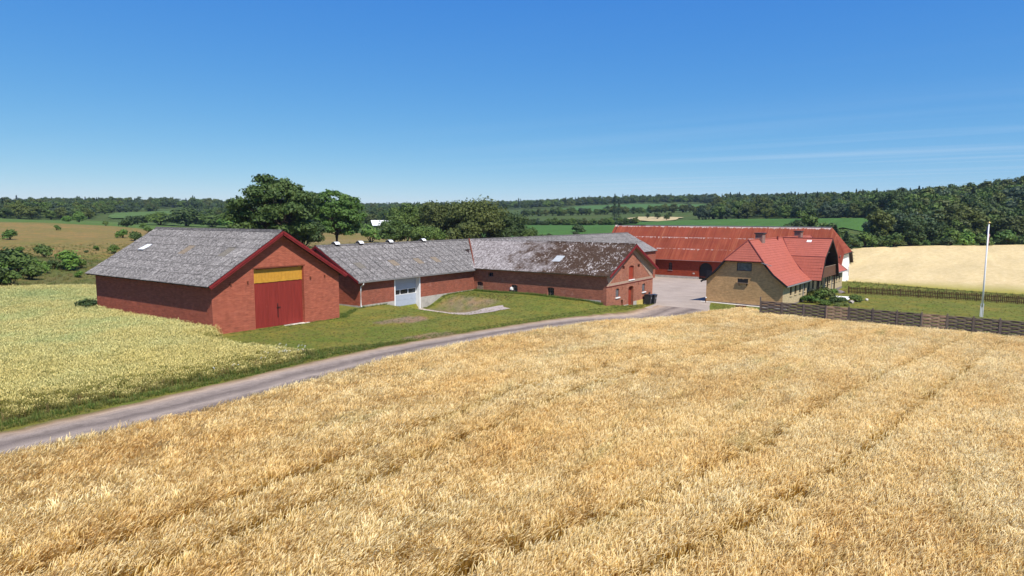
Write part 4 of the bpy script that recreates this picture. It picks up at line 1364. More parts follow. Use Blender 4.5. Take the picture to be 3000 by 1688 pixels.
for i0, i1, s_ in ((AP, -VO - .02, 1), (HL - AP, HL + VO + .02, -1)):
    mb = MB()
    courses(mb, (i0, CZ, 5.63), (i0, CZ, 5.63), (i1, CZ - 2.2, 3.34), (i1, CZ + 2.2, 3.34), 9)
    mb.build('half_hip', M['tile_red'], hs)
    mb = MB()
    for sy in (-1, 1):
        mb.tube([(i0, CZ, 5.68), (i1, CZ + sy * 2.2, 3.39)], 0.07, 6)
    mb.tube([(i1 + .02 * s_, CZ - 2.25, 3.30), (i1 + .02 * s_, CZ + 2.25, 3.30)], 0.06, 6)
    mb.build('hip_ridge', M['tile_red_dark'], hs)
    mb = MB()
    for sy in (-1, 1):
        for k in (1, 2):
            mb.bar((i1 + .03 * s_, CZ + sy * PROF[k][0], PROF[k][1] - 0.09), (i1 + .03 * s_, CZ + sy * (PROF[k + 1][0] + (.06 if k == 2 else 0)), PROF[k + 1][1] - 0.09), 0.05, 0.20)
    mb.build('verge_board', M['black'], hs)
mb = MB()
mb.tube([(AP, CZ, 5.67), (HL - AP, CZ, 5.67)], 0.08, 6)
mb.build('ridge', M['tile_red'], hs)
for a, b in ((-VO, 9.5), (18.7, HL + VO)):
    mb = MB()
    mb.bar((a, -0.55, 0.70), (b, -0.55, 0.70), 0.11, 0.10)
    mb.build('gutter', M['zinc'], hs)
mb = MB()
mb.bar((-VO - .06, CZ - 2.05, 3.20), (-VO - .05, CZ - 3.15, 2.92), 0.09, 0.07)
mb.build('hip_gutter', M['zinc'], hs)
for i in (7.95, 22.25, 18.2):
    mb = MB()
    mb.tube([(i, -0.5, 0.66), (i, -0.10, 0.42), (i, -0.08, -1.70)], 0.05, 8)
    mb.build('downpipe', M['zinc'], hs)
# cross gable with balcony
CI, GJ = 14.05, -1.68
CP = [(0.0, 5.63), (3.0, 3.52), (4.5, 0.72)]
for sx in (-1, 1):
    mb = MB()
    def Q(k, j):
        return (CI + sx * CP[k][0], j, CP[k][1])
    jb = [CZ, CZ - dr(CP[1][1]) + 0.12, CZ - dr(CP[2][1] + .06) + 0.25]
    courses(mb, Q(0, GJ), Q(0, jb[0]), Q(1, GJ), Q(1, jb[1]), 9)
    courses(mb, Q(1, GJ), Q(1, jb[1]), Q(2, GJ), Q(2, jb[2]), 8)
    mb.build('cross_roof_slope', M['tile_red'], hs)
    mb = MB()
    for k in (0, 1):
        a, b = Vector(Q(k, GJ + .02)), Vector(Q(k + 1, GJ + .02))
        c, d = Vector(Q(k + 1, jb[k + 1])), Vector(Q(k, jb[k]))
        off = Vector((-sx * 0.10, 0, -0.08))
        mb.add([a + off, b + off, c + off, d + off], [(0, 1, 2, 3)])
    mb.build('cross_soffit', M['dark_wood'], hs)
    mb = MB()
    for k in (0, 1):
        a, b = Vector(Q(k, GJ - .02)), Vector(Q(k + 1, GJ - .02))
        mb.bar(a + Vector((0, 0, -.09)), b + Vector((0, 0, -.09)), 0.04, 0.20, (0, -1, 0) if False else (0, 0, 1))
    mb.build('cross_verge', M['dark_wood'], hs)
    mb = MB()
    mb.tube([Q(1, GJ), Q(1, jb[1])], 0.045, 6)
    mb.tube([Q(0, jb[0] - .1), Q(1, jb[1] - .05), Q(2, jb[2] - .1)], 0.06, 6)
    mb.build('valley', M['tile_red_dark'], hs)
mb = MB()
mb.tube([(CI, GJ, 5.68), (CI, CZ, 5.68)], 0.07, 6)
mb.build('cross_ridge', M['tile_red_dark'], hs)
fgj = Frame((CI, -0.02, 0), (1, 0, 0), (0, -1, 0))
mb = MB()
wall(mb, fgj, [(-4.3, 0.95), (4.3, 0.95), (2.9, 3.4), (0, 5.45), (-2.9, 3.4)])
mb.build('gable_cladding', M['dark_wood'], hs)
mb = MB()
mb.box(CI - 4.2, CI + 4.2, -1.42, 0.0, 0.92, 1.04)
mb.build('balcony_floor', M['mid_wood'], hs)
mb = MB()
boards(mb, Frame((CI, -1.40, 0), (1, 0, 0), (0, -1, 0)), -3.75, 3.75, 1.06, 2.18, 0.02, 0.22)
bf = mb.build('balcony_front', M['mid_wood'], hs)
mb = MB()
mb.bar((CI - 3.8, -1.42, 2.22), (CI + 3.8, -1.42, 2.22), 0.10, 0.06)
link('handrail', mb.mesh('handrail', M['old_wood'], (0, 0, HB)), bf)
mb = MB()
mb.bar((CI + 0.8, -0.9, 3.85), (CI + 3.0, -0.9, 3.85), 0.06, 0.08)
mb.build('cross_beam', M['concrete_light'], hs)
for i in (CI - 4.1, CI + 0.3, CI + 4.0):
    mb = MB()
    mb.bar((i, -1.3, -1.75), (i, -1.3, 0.95), 0.14, 0.14)
    mb.build('balcony_post', M['dark_wood'], hs)
for i in (5.2, 21.6):
    mb = MB()
    mb.box(i - 0.55, i + 0.55, CZ - 0.42, CZ + 0.42, 4.9, 6.32)
    c_ = mb.build('chimney', M['chimney'], hs)
    mb = MB()
    mb.box(i - 0.66, i + 0.66, CZ - 0.53, CZ + 0.53, 6.321, 6.43)
    link('cap', mb.mesh('cap', M['dark_frame'], (0, 0, HB)), c_)
mb = MB()
mb.tube([(11.4, CZ - 0.2, 5.3), (11.4, CZ - 0.2, 5.9)], 0.10, 8)
mb.build('vent_pipe', M['tile_red_dark'], hs)
# white patch sheet near the cross ridge
mb = MB()
a = Vector((CI - 0.35, 1.2, 5.44))
slab(mb, [a, a + Vector((0, -0.55, 0)), a + Vector((-0.35, -0.55, -0.245)), a + Vector((-0.35, 0, -0.245))], 0.02)
mb.build('roof_patch', M['white'], hs)
# little shelf with drooping boards on the gable
mb = MB()
wall(mb, Frame((-0.17, 0, 0), (0, 1, 0), (-1, 0, 0)), [(3.82, 0.86), (4.98, 0.86), (4.98, 1.30), (4.75, 1.24), (4.55, 1.31), (4.38, 1.22), (4.2, 1.30), (3.82, 1.30)])
wall(mb, Frame((-0.12, 0, 0), (0, 1, 0), (1, 0, 0)), [(3.82, 0.86), (4.98, 0.86), (4.98, 1.30), (4.75, 1.24), (4.55, 1.31), (4.38, 1.22), (4.2, 1.30), (3.82, 1.30)])
fx.box(mb, 3.82, 4.98, 0.84, 0.86, 0.12, 0.17)
bx_ = mb.build('wall_planter', M['black'], hs)
mb = MB()
fx.box(mb, 3.78, 5.02, 0.76, 0.84, 0.02, 0.19)
link('shelf', mb.mesh('shelf', M['old_wood'], (0, 0, HB)), bx_)
mb = MB()
for u in (3.95, 4.85):
    mb.bar(fx(u, 0.45, 0.0), fx(u, 0.76, 0.15), 0.05, 0.05)
link('bracket', mb.mesh('bracket', M['dark_wood'], (0, 0, HB)), bx_)
# television mast at the far eave
mb = MB()
mb.tube([(HL + 0.9, -0.6, -0.1), (HL + 0.9, -0.6, 1.2)], 0.03, 6)
mb.bar((HL - 0.3, -0.6, 0.55), (HL + 1.1, -0.6, 0.55), 0.05, 0.05)
mb.build('eave_bracket', M['zinc'], hs)

# concrete path along the gable
mb = MB()
for k in range(12):
    a = k * 0.82
    p = [Vector((75.572, 15.253, 0)) + Vector((math.cos(-.075) * i - math.sin(-.075) * j, math.sin(-.075) * i + math.cos(-.075) * j, 0)) for i, j in ((-0.62, a - .6), (-0.10, a - .6), (-0.10, a + .21), (-0.62, a + .21))]
    z = g1(p[0].x, p[0].y) + 0.05
    pm = MB()
    pm.prism([Vector((q.x, q.y, z)) for q in p], (0, 0, -0.12))
    if k == 0:
        path = tag(pm.build('path', M['concrete_light']), 'narrow concrete path along the farmhouse gable', kind='structure')
    else:
        pm.build('slab', M['concrete_light'], path)

# ================================================================== wheelie bins
def bin_(x, y, rz, label, open_lid):
    z = g1(x, y) + 0.05
    o = thing('wheelie_bin', (x, y, z), rz, label, 'bin', 'wheelie bins at the stable gable')
    mb = MB()
    b = [(-.24, -.26), (.24, -.26), (.24, .26), (-.24, .26)]
    t = [(-.30, -.36), (.30, -.36), (.30, .36), (-.30, .36)]
    mb.add([(x, y, .06) for x, y in b] + [(x, y, .98) for x, y in t] + [(x * 1.06, y * 1.06, .98) for x, y in t] + [(x * 1.06, y * 1.06, 1.03) for x, y in t],
           [(0, 1, 2, 3), (0, 4, 5, 1), (1, 5, 6, 2), (2, 6, 7, 3), (3, 7, 4, 0)] + [(4 + k, 4 + (k + 1) % 4, 8 + (k + 1) % 4, 8 + k) for k in range(4)] + [(8 + k, 8 + (k + 1) % 4, 12 + (k + 1) % 4, 12 + k) for k in range(4)])
    mb.build('body', M['plastic'], o)
    mb = MB()
    pts = []
    for i in range(6):
        f = i / 5
        pts += [(-.34, -.40 + .80 * f, 1.04 + .07 * math.sin(math.pi * f)), (.34, -.40 + .80 * f, 1.04 + .07 * math.sin(math.pi * f))]
    mb.add(pts, [(2 * i, 2 * i + 1, 2 * i + 3, 2 * i + 2) for i in range(5)])
    mb.box(-.34, .34, -.42, -.39, 0.99, 1.05)
    mb.build('lid', M['plastic'], o, True)
    mb = MB()
    mb.tube([(-.28, .43, 1.03), (.28, .43, 1.03)], 0.022, 6)
    mb.box(-.29, -.25, .36, .44, .98, 1.05)
    mb.box(.25, .29, .36, .44, .98, 1.05)
    if open_lid:
        mb.box(-.16, .16, .40, .46, 1.05, 1.28)
    mb.build('handle', M['plastic'], o)
    for sx in (-.27, .27):
        mb = MB()
        mb.tube([(sx - .03, .27, .10), (sx + .03, .27, .10)], 0.10, 12)
        w = mb.build('wheel', M['black'], o)
        h = MB()
        h.tube([(sx - .035, .27, .10), (sx + .035, .27, .10)], 0.045, 8)
        link('hub', h.mesh('hub', M['zinc']), w)
    mb = MB()
    mb.box(.06, .12, -.335, -.315, .62, .86)
    mb.build('sticker', M['white'], o)
    return o
bin_(66.85, 27.36, 0.06, 'charcoal wheelie bin standing nearer the yellow plinth', False)
bin_(67.72, 27.18, -0.08, 'charcoal wheelie bin standing beside the gravel, outer of the pair', True)

# ================================================================== woven fence
FX = 62.0
ys_ = [14.42, 12.55, 10.72, 8.91, 7.10, 5.30, 3.53, 1.79, 0.06, -1.66, -3.33, -5.1, -6.9, -8.7, -10.5, -12.3, -14.1, -15.9, -17.7, -19.5, -21.3]
fen = thing('woven_fence', (FX, 14.42, g1(FX, 14.4)), 0, 'weathered woven slat fence along the ripe barley in front of the garden', 'fence')
fen['base_z'] = fen.location.z
def fbuild(mb, name, mat, par=fen):
    me = mb.mesh(name, mat, (FX, 14.42, fen.location.z))
    return link(name, me, par)
ztop = [0.62 - 0.012 * k for k in range(len(ys_))]
for k, y in enumerate(ys_):
    mb = MB()
    zt = ztop[k] + (0.34 if k == 0 else 0.10 * (k > 3))
    mb.box(FX - .05, FX + .05, y - .05, y + .05, g1(FX, y) - 0.3, zt)
    fbuild(mb, 'post', M['post'])
NSL = 12
for k in range(len(ys_) - 1):
    ya, yb = ys_[k] - .055, ys_[k + 1] + .055
    zt0, zt1 = ztop[k] - 0.02, ztop[k + 1] - 0.02
    hgt = 1.74
    mat = M['slat_tan'] if k in (3, 7) else M['slat_grey']
    mb = MB()
    for y in (ya - .03, yb + .03):
        mb.box(FX - .022, FX + .022, y - .03, y + .03, (zt0 + zt1) / 2 - hgt, (zt0 + zt1) / 2 + .0)
    mb.bar((FX, ya, zt0 - .015), (FX, yb, zt1 - .015), 0.05, 0.035)
    mb.bar((FX, ya, zt0 - hgt + .015), (FX, yb, zt1 - hgt + .015), 0.05, 0.035)
    for f in (0.30, 0.66):
        yy = ya + (yb - ya) * f
        mb.box(FX - .012, FX + .012, yy - .014, yy + .014, (zt0 + zt1) / 2 - hgt + .03, (zt0 + zt1) / 2 - .03)
    pan = fbuild(mb, 'panel', mat)
    for s_ in range(NSL):
        mb = MB()
        z0 = -0.05 - s_ * (hgt - 0.08) / NSL
        sh_ = (hgt - 0.08) / NSL * 0.86
        n = 13
        sg = 1 if s_ % 2 else -1
        pts = []
        for i in range(n + 1):
            f = i / n
            y = ya - .01 + (yb - ya + .02) * f
            zt = zt0 + (zt1 - zt0) * f
            bow = sg * 0.034 * math.sin(math.pi * f * 3.0 * 0.94)
            dip = 0.010 * math.sin(math.pi * f * 3) * sg
            for dx in (-.005, .005):
                for zz_ in (z0 + dip, z0 - sh_ + dip):
                    pts.append((FX + bow + dx, y, zt + zz_))
        fs2 = []
        for i in range(n):
            b = 4 * i
            fs2 += [(b, b + 4, b + 5, b + 1), (b + 2, b + 3, b + 7, b + 6), (b, b + 2, b + 6, b + 4), (b + 1, b + 5, b + 7, b + 3)]
        mb.add(pts, fs2)
        fbuild(mb, 'slat', mat, pan)

# ================================================================== picket fence
PX = 97.0
pf = thing('picket_fence', (PX, 11.3, g1(PX, 11.3)), 0, 'low brown picket fence at the far side of the lawn before the pale field', 'fence')
pf['base_z'] = pf.location.z
pyy = [11.3 - 2.0 * k for k in range(18)]
pz = gz([PX] * 18, pyy)
me_p = MB()
me_p.prism([(-.012, -.05, 0), (-.012, .05, 0), (-.012, .05, .86), (-.012, 0, .93), (-.012, -.05, .86)], (0.024, 0, 0))
me_p = me_p.mesh('picket', M['picket'])
for k in range(18):
    mb = MB()
    mb.box(PX - .06, PX + .06, pyy[k] - .075, pyy[k] + .075, pz[k] - .3, pz[k] + 1.02)
    link('post', mb.mesh('post', M['picket'], (PX, 11.3, pf.location.z)), pf)
    if k == 17:
        break
    for dz in (0.25, 0.70):
        mb = MB()
        mb.bar((PX + .03, pyy[k], pz[k] + dz), (PX + .03, pyy[k + 1], pz[k + 1] + dz), 0.04, 0.09)
        link('rail', mb.mesh('rail', M['picket'], (PX, 11.3, pf.location.z)), pf)
    for j in range(10):
        f = (j + 1) / 11
        y = pyy[k] + (pyy[k + 1] - pyy[k]) * f
        z = pz[k] + (pz[k + 1] - pz[k]) * f
        o = bpy.data.objects.new('picket', me_p)
        COL.objects.link(o)
        o.parent = pf
        o.location = (-0.01, y - 11.3, z + 0.05 - pf.location.z + (random.random() - .5) * .03)
        o.rotation_euler = ((random.random() - .5) * .03, 0, 0)

# ================================================================== flagpole
fx0, fy0 = 79.2, -2.72
fp = thing('flagpole', (fx0, fy0, g1(fx0, fy0)), 0, 'tall white flagpole with brass knob and limp pennant on the lawn', 'flagpole')
mb = MB()
mb.tube([(0, 0, 1.05), (0, 0, 4), (0, 0, 9.3)], [0.085, 0.075, 0.045], 12)
mb.build('pole', M['white'], fp, True)
mb = MB()
mb.bar((0.0, .11, -.2), (0, .11, 1.35), 0.06, 0.12)
mb.bar((0.0, -.11, -.2), (0, -.11, 1.35), 0.06, 0.12)
mb.box(-.04, .04, -.05, .05, 0.0, 1.05)
mb.build('pole_foot', M['white'], fp)
mb = MB()
mb.tube([(0, 0, 9.28), (0, 0, 9.33), (0, 0, 9.40), (0, 0, 9.46)], [0.06, 0.13, 0.12, 0.03], 10)
mb.build('knob', M['gold'], fp, True)
mb = MB()
mb.tube([(-.07, .05, 9.25), (-.10, .07, 5), (-.09, .06, 1.2)], 0.008, 4)
mb.build('halyard', M['white'], fp)
def droop(z0, z1, w, mat, off):
    mb = MB()
    n = 10
    pts = []
    for i in range(n + 1):
        f = i / n
        z = z0 + (z1 - z0) * f
        ww = w * (1 - .6 * f) * (0.8 + .3 * math.sin(i * 1.7))
        pts += [(off[0], off[1], z), (off[0] + ww * .3, off[1] - ww, z - .04), (off[0] - ww * .25, off[1] - ww * .5, z - .02)]
    mb.add(pts, [(3 * i + a, 3 * i + b, 3 * i + 3 + b, 3 * i + 3 + a) for i in range(n) for a, b in ((0, 1), (1, 2), (2, 0))])
    return mb.build('pennant', mat, fp, True)
droop(9.0, 8.2, -.10, M['blue_cloth'], (-.02, .08))
droop(8.3, 6.6, .10, M['pink_cloth'], (.02, -.05))

# ================================================================== garden odds and ends
zt = [(91.5, 12.5), (91.5, 10.2), (87.2, 10.3), (87.4, 11.9)]
mb = MB()
z = g1(89.5, 11.3) + 0.08
mb.prism([(x, y, z) for x, y in zt], (0, 0, -0.2))
tag(mb.build('terrace', M['white_wall']), 'white terrace slab in the garden', kind='structure')
def rock(name, x, y, sx, sy, sz, mat, label, cat, rz=0.3):
    mb = MB()
    pts, fs2 = [], []
    nu, nv = 10, 6
    for j in range(nv + 1):
        ph = math.pi * j / nv
        for i in range(nu):
            th = 2 * math.pi * i / nu
            k = 1 + 0.16 * math.sin(3 * th + j) + 0.12 * random.uniform(-1, 1)
            pts.append((sx * k * math.sin(ph) * math.cos(th), sy * k * math.sin(ph) * math.sin(th), sz * (0.7 * math.cos(ph) + .45)))
    for j in range(nv):
        for i in range(nu):
            fs2.append((j * nu + i, j * nu + (i + 1) % nu, (j + 1) * nu + (i + 1) % nu, (j + 1) * nu + i))
    mb.add(pts, fs2)
    o = mb.build(name, mat)
    o.location = (x, y, g1(x, y))
    o.rotation_euler = (0, 0, rz)
    return tag(o, label, cat)
rock('garden_stone', 84.9, 9.5, 0.48, 0.26, 0.30, M['stone'], 'flat grey stone lying in front of the garden bed', 'stone')
rock('garden_stone', 88.6, 8.3, 0.22, 0.2, 0.24, M['concrete_light'], 'small pale stone at the far tip of the garden bed', 'stone')
# overturned dinghy-like cover by the far corner of the house
mb = MB()
pts = []
n = 9
for i in range(n):
    f = i / (n - 1)
    wd = 0.55 * math.sin(math.pi * min(1, 0.12 + f * 0.88)) ** 0.6
    for a in range(7):
        t_ = math.pi * a / 6
        pts.append((wd * math.cos(t_), 2.4 * (f - .5), 0.38 * math.sin(t_) * (0.5 + 0.5 * math.sin(math.pi * f))))
mb.add(pts, [(7 * i + a, 7 * i + a + 1, 7 * i + 8 + a, 7 * i + 7 + a) for i in range(n - 1) for a in range(6)])
o = mb.build('rowing_boat', M['plinth_grey'], None, True)
o.location = (97.2, 12.5, g1(97.2, 12.5) + .02)
o.rotation_euler = (0, 0, -0.9)
tag(o, 'grey upturned boat shaped shell by the far corner of the farmhouse', 'boat')
# small rust coloured tub behind the barley
tb = thing('rusty_tub', (66.4, 17.35, g1(66.4, 17.35)), 0.9, 'small rust brown open tub half hidden behind the barley edge', 'tub')
mb = MB()
b = [(-.35, -.2), (.35, -.2), (.35, .2), (-.35, .2)]
t = [(-.55, -.3), (.50, -.3), (.50, .3), (-.55, .3)]
zt_ = [.92, .82, .82, .92]
mb.add([(x, y, .45) for x, y in b] + [(x, y, zt_[k]) for k, (x, y) in enumerate(t)] + [(x * .9, y * .88, zt_[k]) for k, (x, y) in enumerate(t)] + [(x * .9, y * .8, .5) for x, y in b],
       [(0, 1, 2, 3), (12, 13, 14, 15)] + [(k, (k + 1) % 4, 4 + (k + 1) % 4, 4 + k) for k in range(4)] + [(4 + k, 4 + (k + 1) % 4, 8 + (k + 1) % 4, 8 + k) for k in range(4)] + [(8 + k, 8 + (k + 1) % 4, 12 + (k + 1) % 4, 12 + k) for k in range(4)])
mb.build('tray', M['rusty'], tb)
for sx, sy in ((-.3, -.15), (.3, -.15), (.3, .15), (-.3, .15)):
    mb = MB()
    mb.bar((sx, sy, .5), (sx * 1.2, sy * 1.3, 0), .05, .05)
    mb.build('leg', M['rusty'], tb)
# lamp post stub at the house corner
lp = thing('garden_post', (74.9, 23.55, g1(74.9, 23.55)), 0, 'short brown garden post with pale cap by the farmhouse corner', 'post')
mb = MB()
mb.tube([(0, 0, 0), (0, 0, .55)], .05, 8)
mb.build('stem', M['mid_wood'], lp)
mb = MB()
mb.tube([(0, 0, .55), (0, 0, .62), (0, 0, .70)], [.05, .11, .04], 10)
mb.build('cap', M['white'], lp, True)

# ================================================================== far farmhouse beyond the trees
fz = g1(206, 208) - 0.6
fh = building('far_house', 206.0, 208.0, fz - .3, -0.65, 'distant bungalow with bright white roof among the trees beyond the barn', 'house')
def fbox(name, mat, *a):
    mb = MB()
    mb.box(*a)
    return mb.build(name, M[mat], fh)
mb = MB()
mb.box(-7, 6, 0, 8, fz - .3, fz + 2.4)
mb.build('wall', M['plinth_grey'], fh)
mb = MB()
slab(mb, [(-8, 4, fz + 5.2), (7, 4, fz + 5.2), (6, -0.8, fz + 2.3), (-7.5, -0.8, fz + 2.3)], .15)
mb.build('roof', M['white'], fh)
mb = MB()
slab(mb, [(-8, 4, fz + 5.2), (7, 4, fz + 5.2), (7, 9, fz + 2.3), (-8, 9, fz + 2.3)], .15)
mb.build('rear_roof', M['plinth_grey'], fh)
mb = MB()
wall(mb, Frame((6, -1.5, 0), (1, 0, 0), (0, -1, 0)), [(-.5, fz - .3), (7, fz - .3), (7, fz + 1.0), (3.3, fz + 5.1), (-.5, fz + 1.8)])
gw = mb.build('gable_wall', M['concrete_light'], fh)
mb = MB()
slab(mb, [(9.3, -2.2, fz + 5.3), (9.3, 9, fz + 5.3), (13.6, 9, fz + .8), (13.6, -2.2, fz + .8)], .15)
slab(mb, [(9.3, -2.2, fz + 5.3), (9.3, 9, fz + 5.3), (5.0, 9, fz + 1.6), (5.0, -2.2, fz + 1.6)], .15)
mb.build('cross_roof', M['plinth_grey'], fh)
for x in (-5.5, -3.2, -1.0, 1.2, 3.4):
    fbox('window', 'glass', x, x + 1.5, -0.06, 0.0, fz + .7, fz + 1.9)
for x in (7.2, 9.4):
    fbox('window', 'glass', x, x + 1.2, -1.56, -1.50, fz + .8, fz + 1.8)

fh.scale = (0.72, 0.72, 0.78)

# ------------------------------------------------------------------ foliage materials
def leaf_mat(name, dark, mid, light, trans=0.22):
    t = NT(name)
    p = t.pos()
    r = t.rnd()
    f = t.noise(p, 0.55, 5, 0.7)
    g = t.noise(p, 4.5, 3, 0.7)
    k = t.ma('ADD', t.ma('MULTIPLY', f, 0.6), t.ma('MULTIPLY', g, 0.4))
    c = t.ramp(k, [(0.30, dark), (0.50, mid), (0.70, light)])
    c = t.mix(1.0, c, t.ramp(r, [(0, (0.72, 0.76, 0.80)), (0.5, (1, 1, 1)), (1, (1.16, 1.22, 0.98))]), 'MULTIPLY')
    return t.done(c, 0.6, spec=0.25, trans=trans)
M['leaf_dark'] = leaf_mat('dark_leaves', (0.035, 0.062, 0.017), (0.068, 0.105, 0.028), (0.133, 0.166, 0.044))
M['leaf_mid'] = leaf_mat('mid_green_leaves', (0.051, 0.090, 0.019), (0.104, 0.156, 0.031), (0.182, 0.232, 0.050))
M['leaf_fresh'] = leaf_mat('fresh_green_leaves', (0.048, 0.104, 0.019), (0.111, 0.198, 0.033), (0.203, 0.285, 0.056))
M['leaf_olive'] = leaf_mat('olive_brown_leaves', (0.050, 0.066, 0.017), (0.102, 0.123, 0.029), (0.191, 0.201, 0.050))
M['leaf_blue'] = leaf_mat('blue_green_leaves', (0.040, 0.065, 0.031), (0.072, 0.107, 0.053), (0.131, 0.163, 0.083))
M['leaf_spruce'] = leaf_mat('spruce_needles', (0.017, 0.034, 0.017), (0.031, 0.056, 0.027), (0.059, 0.090, 0.039), 0.08)
M['leaf_hosta'] = leaf_mat('variegated_leaves', (0.09, 0.13, 0.03), (0.20, 0.24, 0.06), (0.34, 0.36, 0.14))
M['bark'] = plain('bark', (0.060, 0.046, 0.034), 0.95, var=0.35, scale=5)

def quads_mesh(name, C, U, V, mats):
    """C centres, U and V half-axes: one kite-shaped leaf face each"""
    n = len(C)
    P = np.stack([C - U, C - V * 0.8, C + U * 1.1, C + V], 1).reshape(-1, 3)
    me = bpy.data.meshes.new(name)
    me.vertices.add(len(P))
    me.vertices.foreach_set('co', P.ravel())
    me.loops.add(4 * n)
    me.loops.foreach_set('vertex_index', np.arange(4 * n))
    me.polygons.add(n)
    me.polygons.foreach_set('loop_start', np.arange(0, 4 * n, 4))
    me.polygons.foreach_set('loop_total', np.full(n, 4))
    me.update()
    for mm in mats:
        me.materials.append(mm)
    return me

def unit(a):
    return a / (np.linalg.norm(a, axis=-1, keepdims=True) + 1e-9)

def leaves_on(centres, radii, per, leaf, rng, flat=0.75, outward=1.0, low=-0.55):
    C, N = [], []
    for c, r in zip(centres, radii):
        k = max(8, int(per * (r / np.mean(radii)) ** 2))
        d = unit(rng.normal(size=(k * 2, 3)))
        d = d[d[:, 2] > low][:k]
        rr = r * (0.55 + 0.5 * rng.random(len(d)) ** 0.5) * (1 + 0.18 * rng.normal(size=len(d)))
        C.append(c + d * rr[:, None] * np.array([1, 1, flat]))
        N.append(unit(d * outward + rng.normal(size=(len(d), 3)) * 0.55 + np.array([0, 0, 0.35])))
    C, N = np.concatenate(C), np.concatenate(N)
    a = unit(np.cross(N, rng.normal(size=N.shape)))
    b = np.cross(N, a)
    s = leaf * (0.55 + 0.9 * rng.random((len(C), 1)))
    return C, a * s, b * s * 0.62

def broad_tree(seed, h, r, trunk_h, lobes=24, per=170, leaf=0.34, squash=1.0, gap=0.0):
    rng = np.random.default_rng(seed)
    hc = trunk_h + (h - trunk_h) * 0.46
    rv = (h - trunk_h) * 0.5
    cen, rad = [], []
    while len(cen) < lobes:
        d = unit(rng.normal(size=3))
        if d[2] < -0.62:
            continue
        f = 0.40 + 0.42 * rng.random()
        w = 1.0 - 0.30 * max(0, -d[2]) if d[2] < 0 else 1.0
        c = np.array([d[0] * r * f * w, d[1] * r * f * w, hc + d[2] * rv * f * squash])
        lr = r * (0.24 + 0.17 * rng.random())
        top = hc + rv
        c[2] = min(c[2], top - lr * 0.62)
        cen.append(c)
        rad.append(lr)
    cen, rad = np.array(cen), np.array(rad)
    C, U, V = leaves_on(cen, rad, per, leaf, rng)
    crown = quads_mesh('crown', C, U, V, [M['leaf_mid']])
    mb = MB()
    tr = max(0.12, r * 0.055)
    mb.tube([(0, 0, -0.3), (0.03 * r, 0, trunk_h * 0.6), (0.01 * r, 0.03 * r, trunk_h * 1.2), (0, 0, hc + rv * 0.2)], [tr * 1.25, tr, tr * 0.8, tr * 0.3], 8)
    for c, lr in list(zip(cen, rad))[:12]:
        s = Vector((0, 0, trunk_h * (0.75 + 0.7 * rng.random())))
        e = Vector(c)
        md = s.lerp(e, 0.5) + Vector((0, 0, -0.08 * r))
        mb.tube([s, md, e], [tr * 0.45, tr * 0.28, tr * 0.09], 5)
    trunk = mb.mesh('trunk', M['bark'])
    return trunk, crown

def airy_tree(seed, h, r, trunk_h, lobes, per, leaf):
    """open crown: many small leaf clumps carried on visible limbs, sky between them"""
    rng = np.random.default_rng(seed)
    hc = trunk_h + (h - trunk_h) * 0.45
    rv = (h - trunk_h) * 0.55
    cen, rad = [], []
    tries = 0
    while len(cen) < lobes and tries < 6000:
        tries += 1
        d = unit(rng.normal(size=3))
        if d[2] < -0.7:
            continue
        f = 0.55 + 0.40 * rng.random()
        c = np.array([d[0] * r * f, d[1] * r * f, hc + d[2] * rv * f])
        lr = r * (0.14 + 0.11 * rng.random())
        if cen and np.min(np.linalg.norm(np.array(cen) - c, axis=1)) < lr * 0.85:
            continue
        cen.append(c)
        rad.append(lr)
    C, U, V = leaves_on(np.array(cen), np.array(rad), per, leaf, rng, 0.62)
    crown = quads_mesh('crown', C, U, V, [M['leaf_mid']])
    mb = MB()
    tr = r * 0.06
    fork = Vector((0, 0, trunk_h))
    mb.tube([(0, 0, -0.3), (0.02 * r, 0, trunk_h * .5), fork, (0.05 * r, 0, hc), (0, 0.03 * r, hc + rv * .6)], [tr * 1.3, tr, tr * .9, tr * .5, tr * .15], 8)
    for c in cen:
        e = Vector(c)
        s0 = Vector((0, 0, trunk_h + (hc - trunk_h) * rng.random() * 1.1))
        mb.tube([s0, s0.lerp(e, .5) + Vector((0, 0, -.05 * r)), e], [tr * .34, tr * .2, tr * .06], 5)
    return mb.mesh('trunk', M['bark']), crown

def spruce(seed, h, r, per=1500, leaf=0.30):
    rng = np.random.default_rng(seed)
    n = per
    f = rng.random(n) ** 0.75
    z = h * (0.06 + 0.94 * f)
    tier = 0.72 + 0.28 * np.cos(z * 2 * np.pi / (h / 11))
    rr = r * (1 - f) ** 0.85 * tier * (0.45 + 0.55 * rng.random(n) ** 0.4) + 0.05
    a = rng.random(n) * 2 * np.pi
    C = np.stack([rr * np.cos(a), rr * np.sin(a), z - rr * 0.22], 1)
    out = np.stack([np.cos(a), np.sin(a), -0.35 + 0 * a], 1)
    N = unit(np.stack([np.cos(a) * 0.35, np.sin(a) * 0.35, np.ones(n)], 1) + rng.normal(size=(n, 3)) * 0.35)
    U = unit(out) * (leaf * (0.7 + 0.8 * rng.random((n, 1))))
    V = unit(np.cross(N, out)) * (leaf * 0.42)
    crown = quads_mesh('crown', C, U, V, [M['leaf_spruce']])
    mb = MB()
    mb.tube([(0, 0, -.3), (0, 0, h * .95)], [r * 0.10, 0.03], 6)
    return mb.mesh('trunk', M['bark']), crown

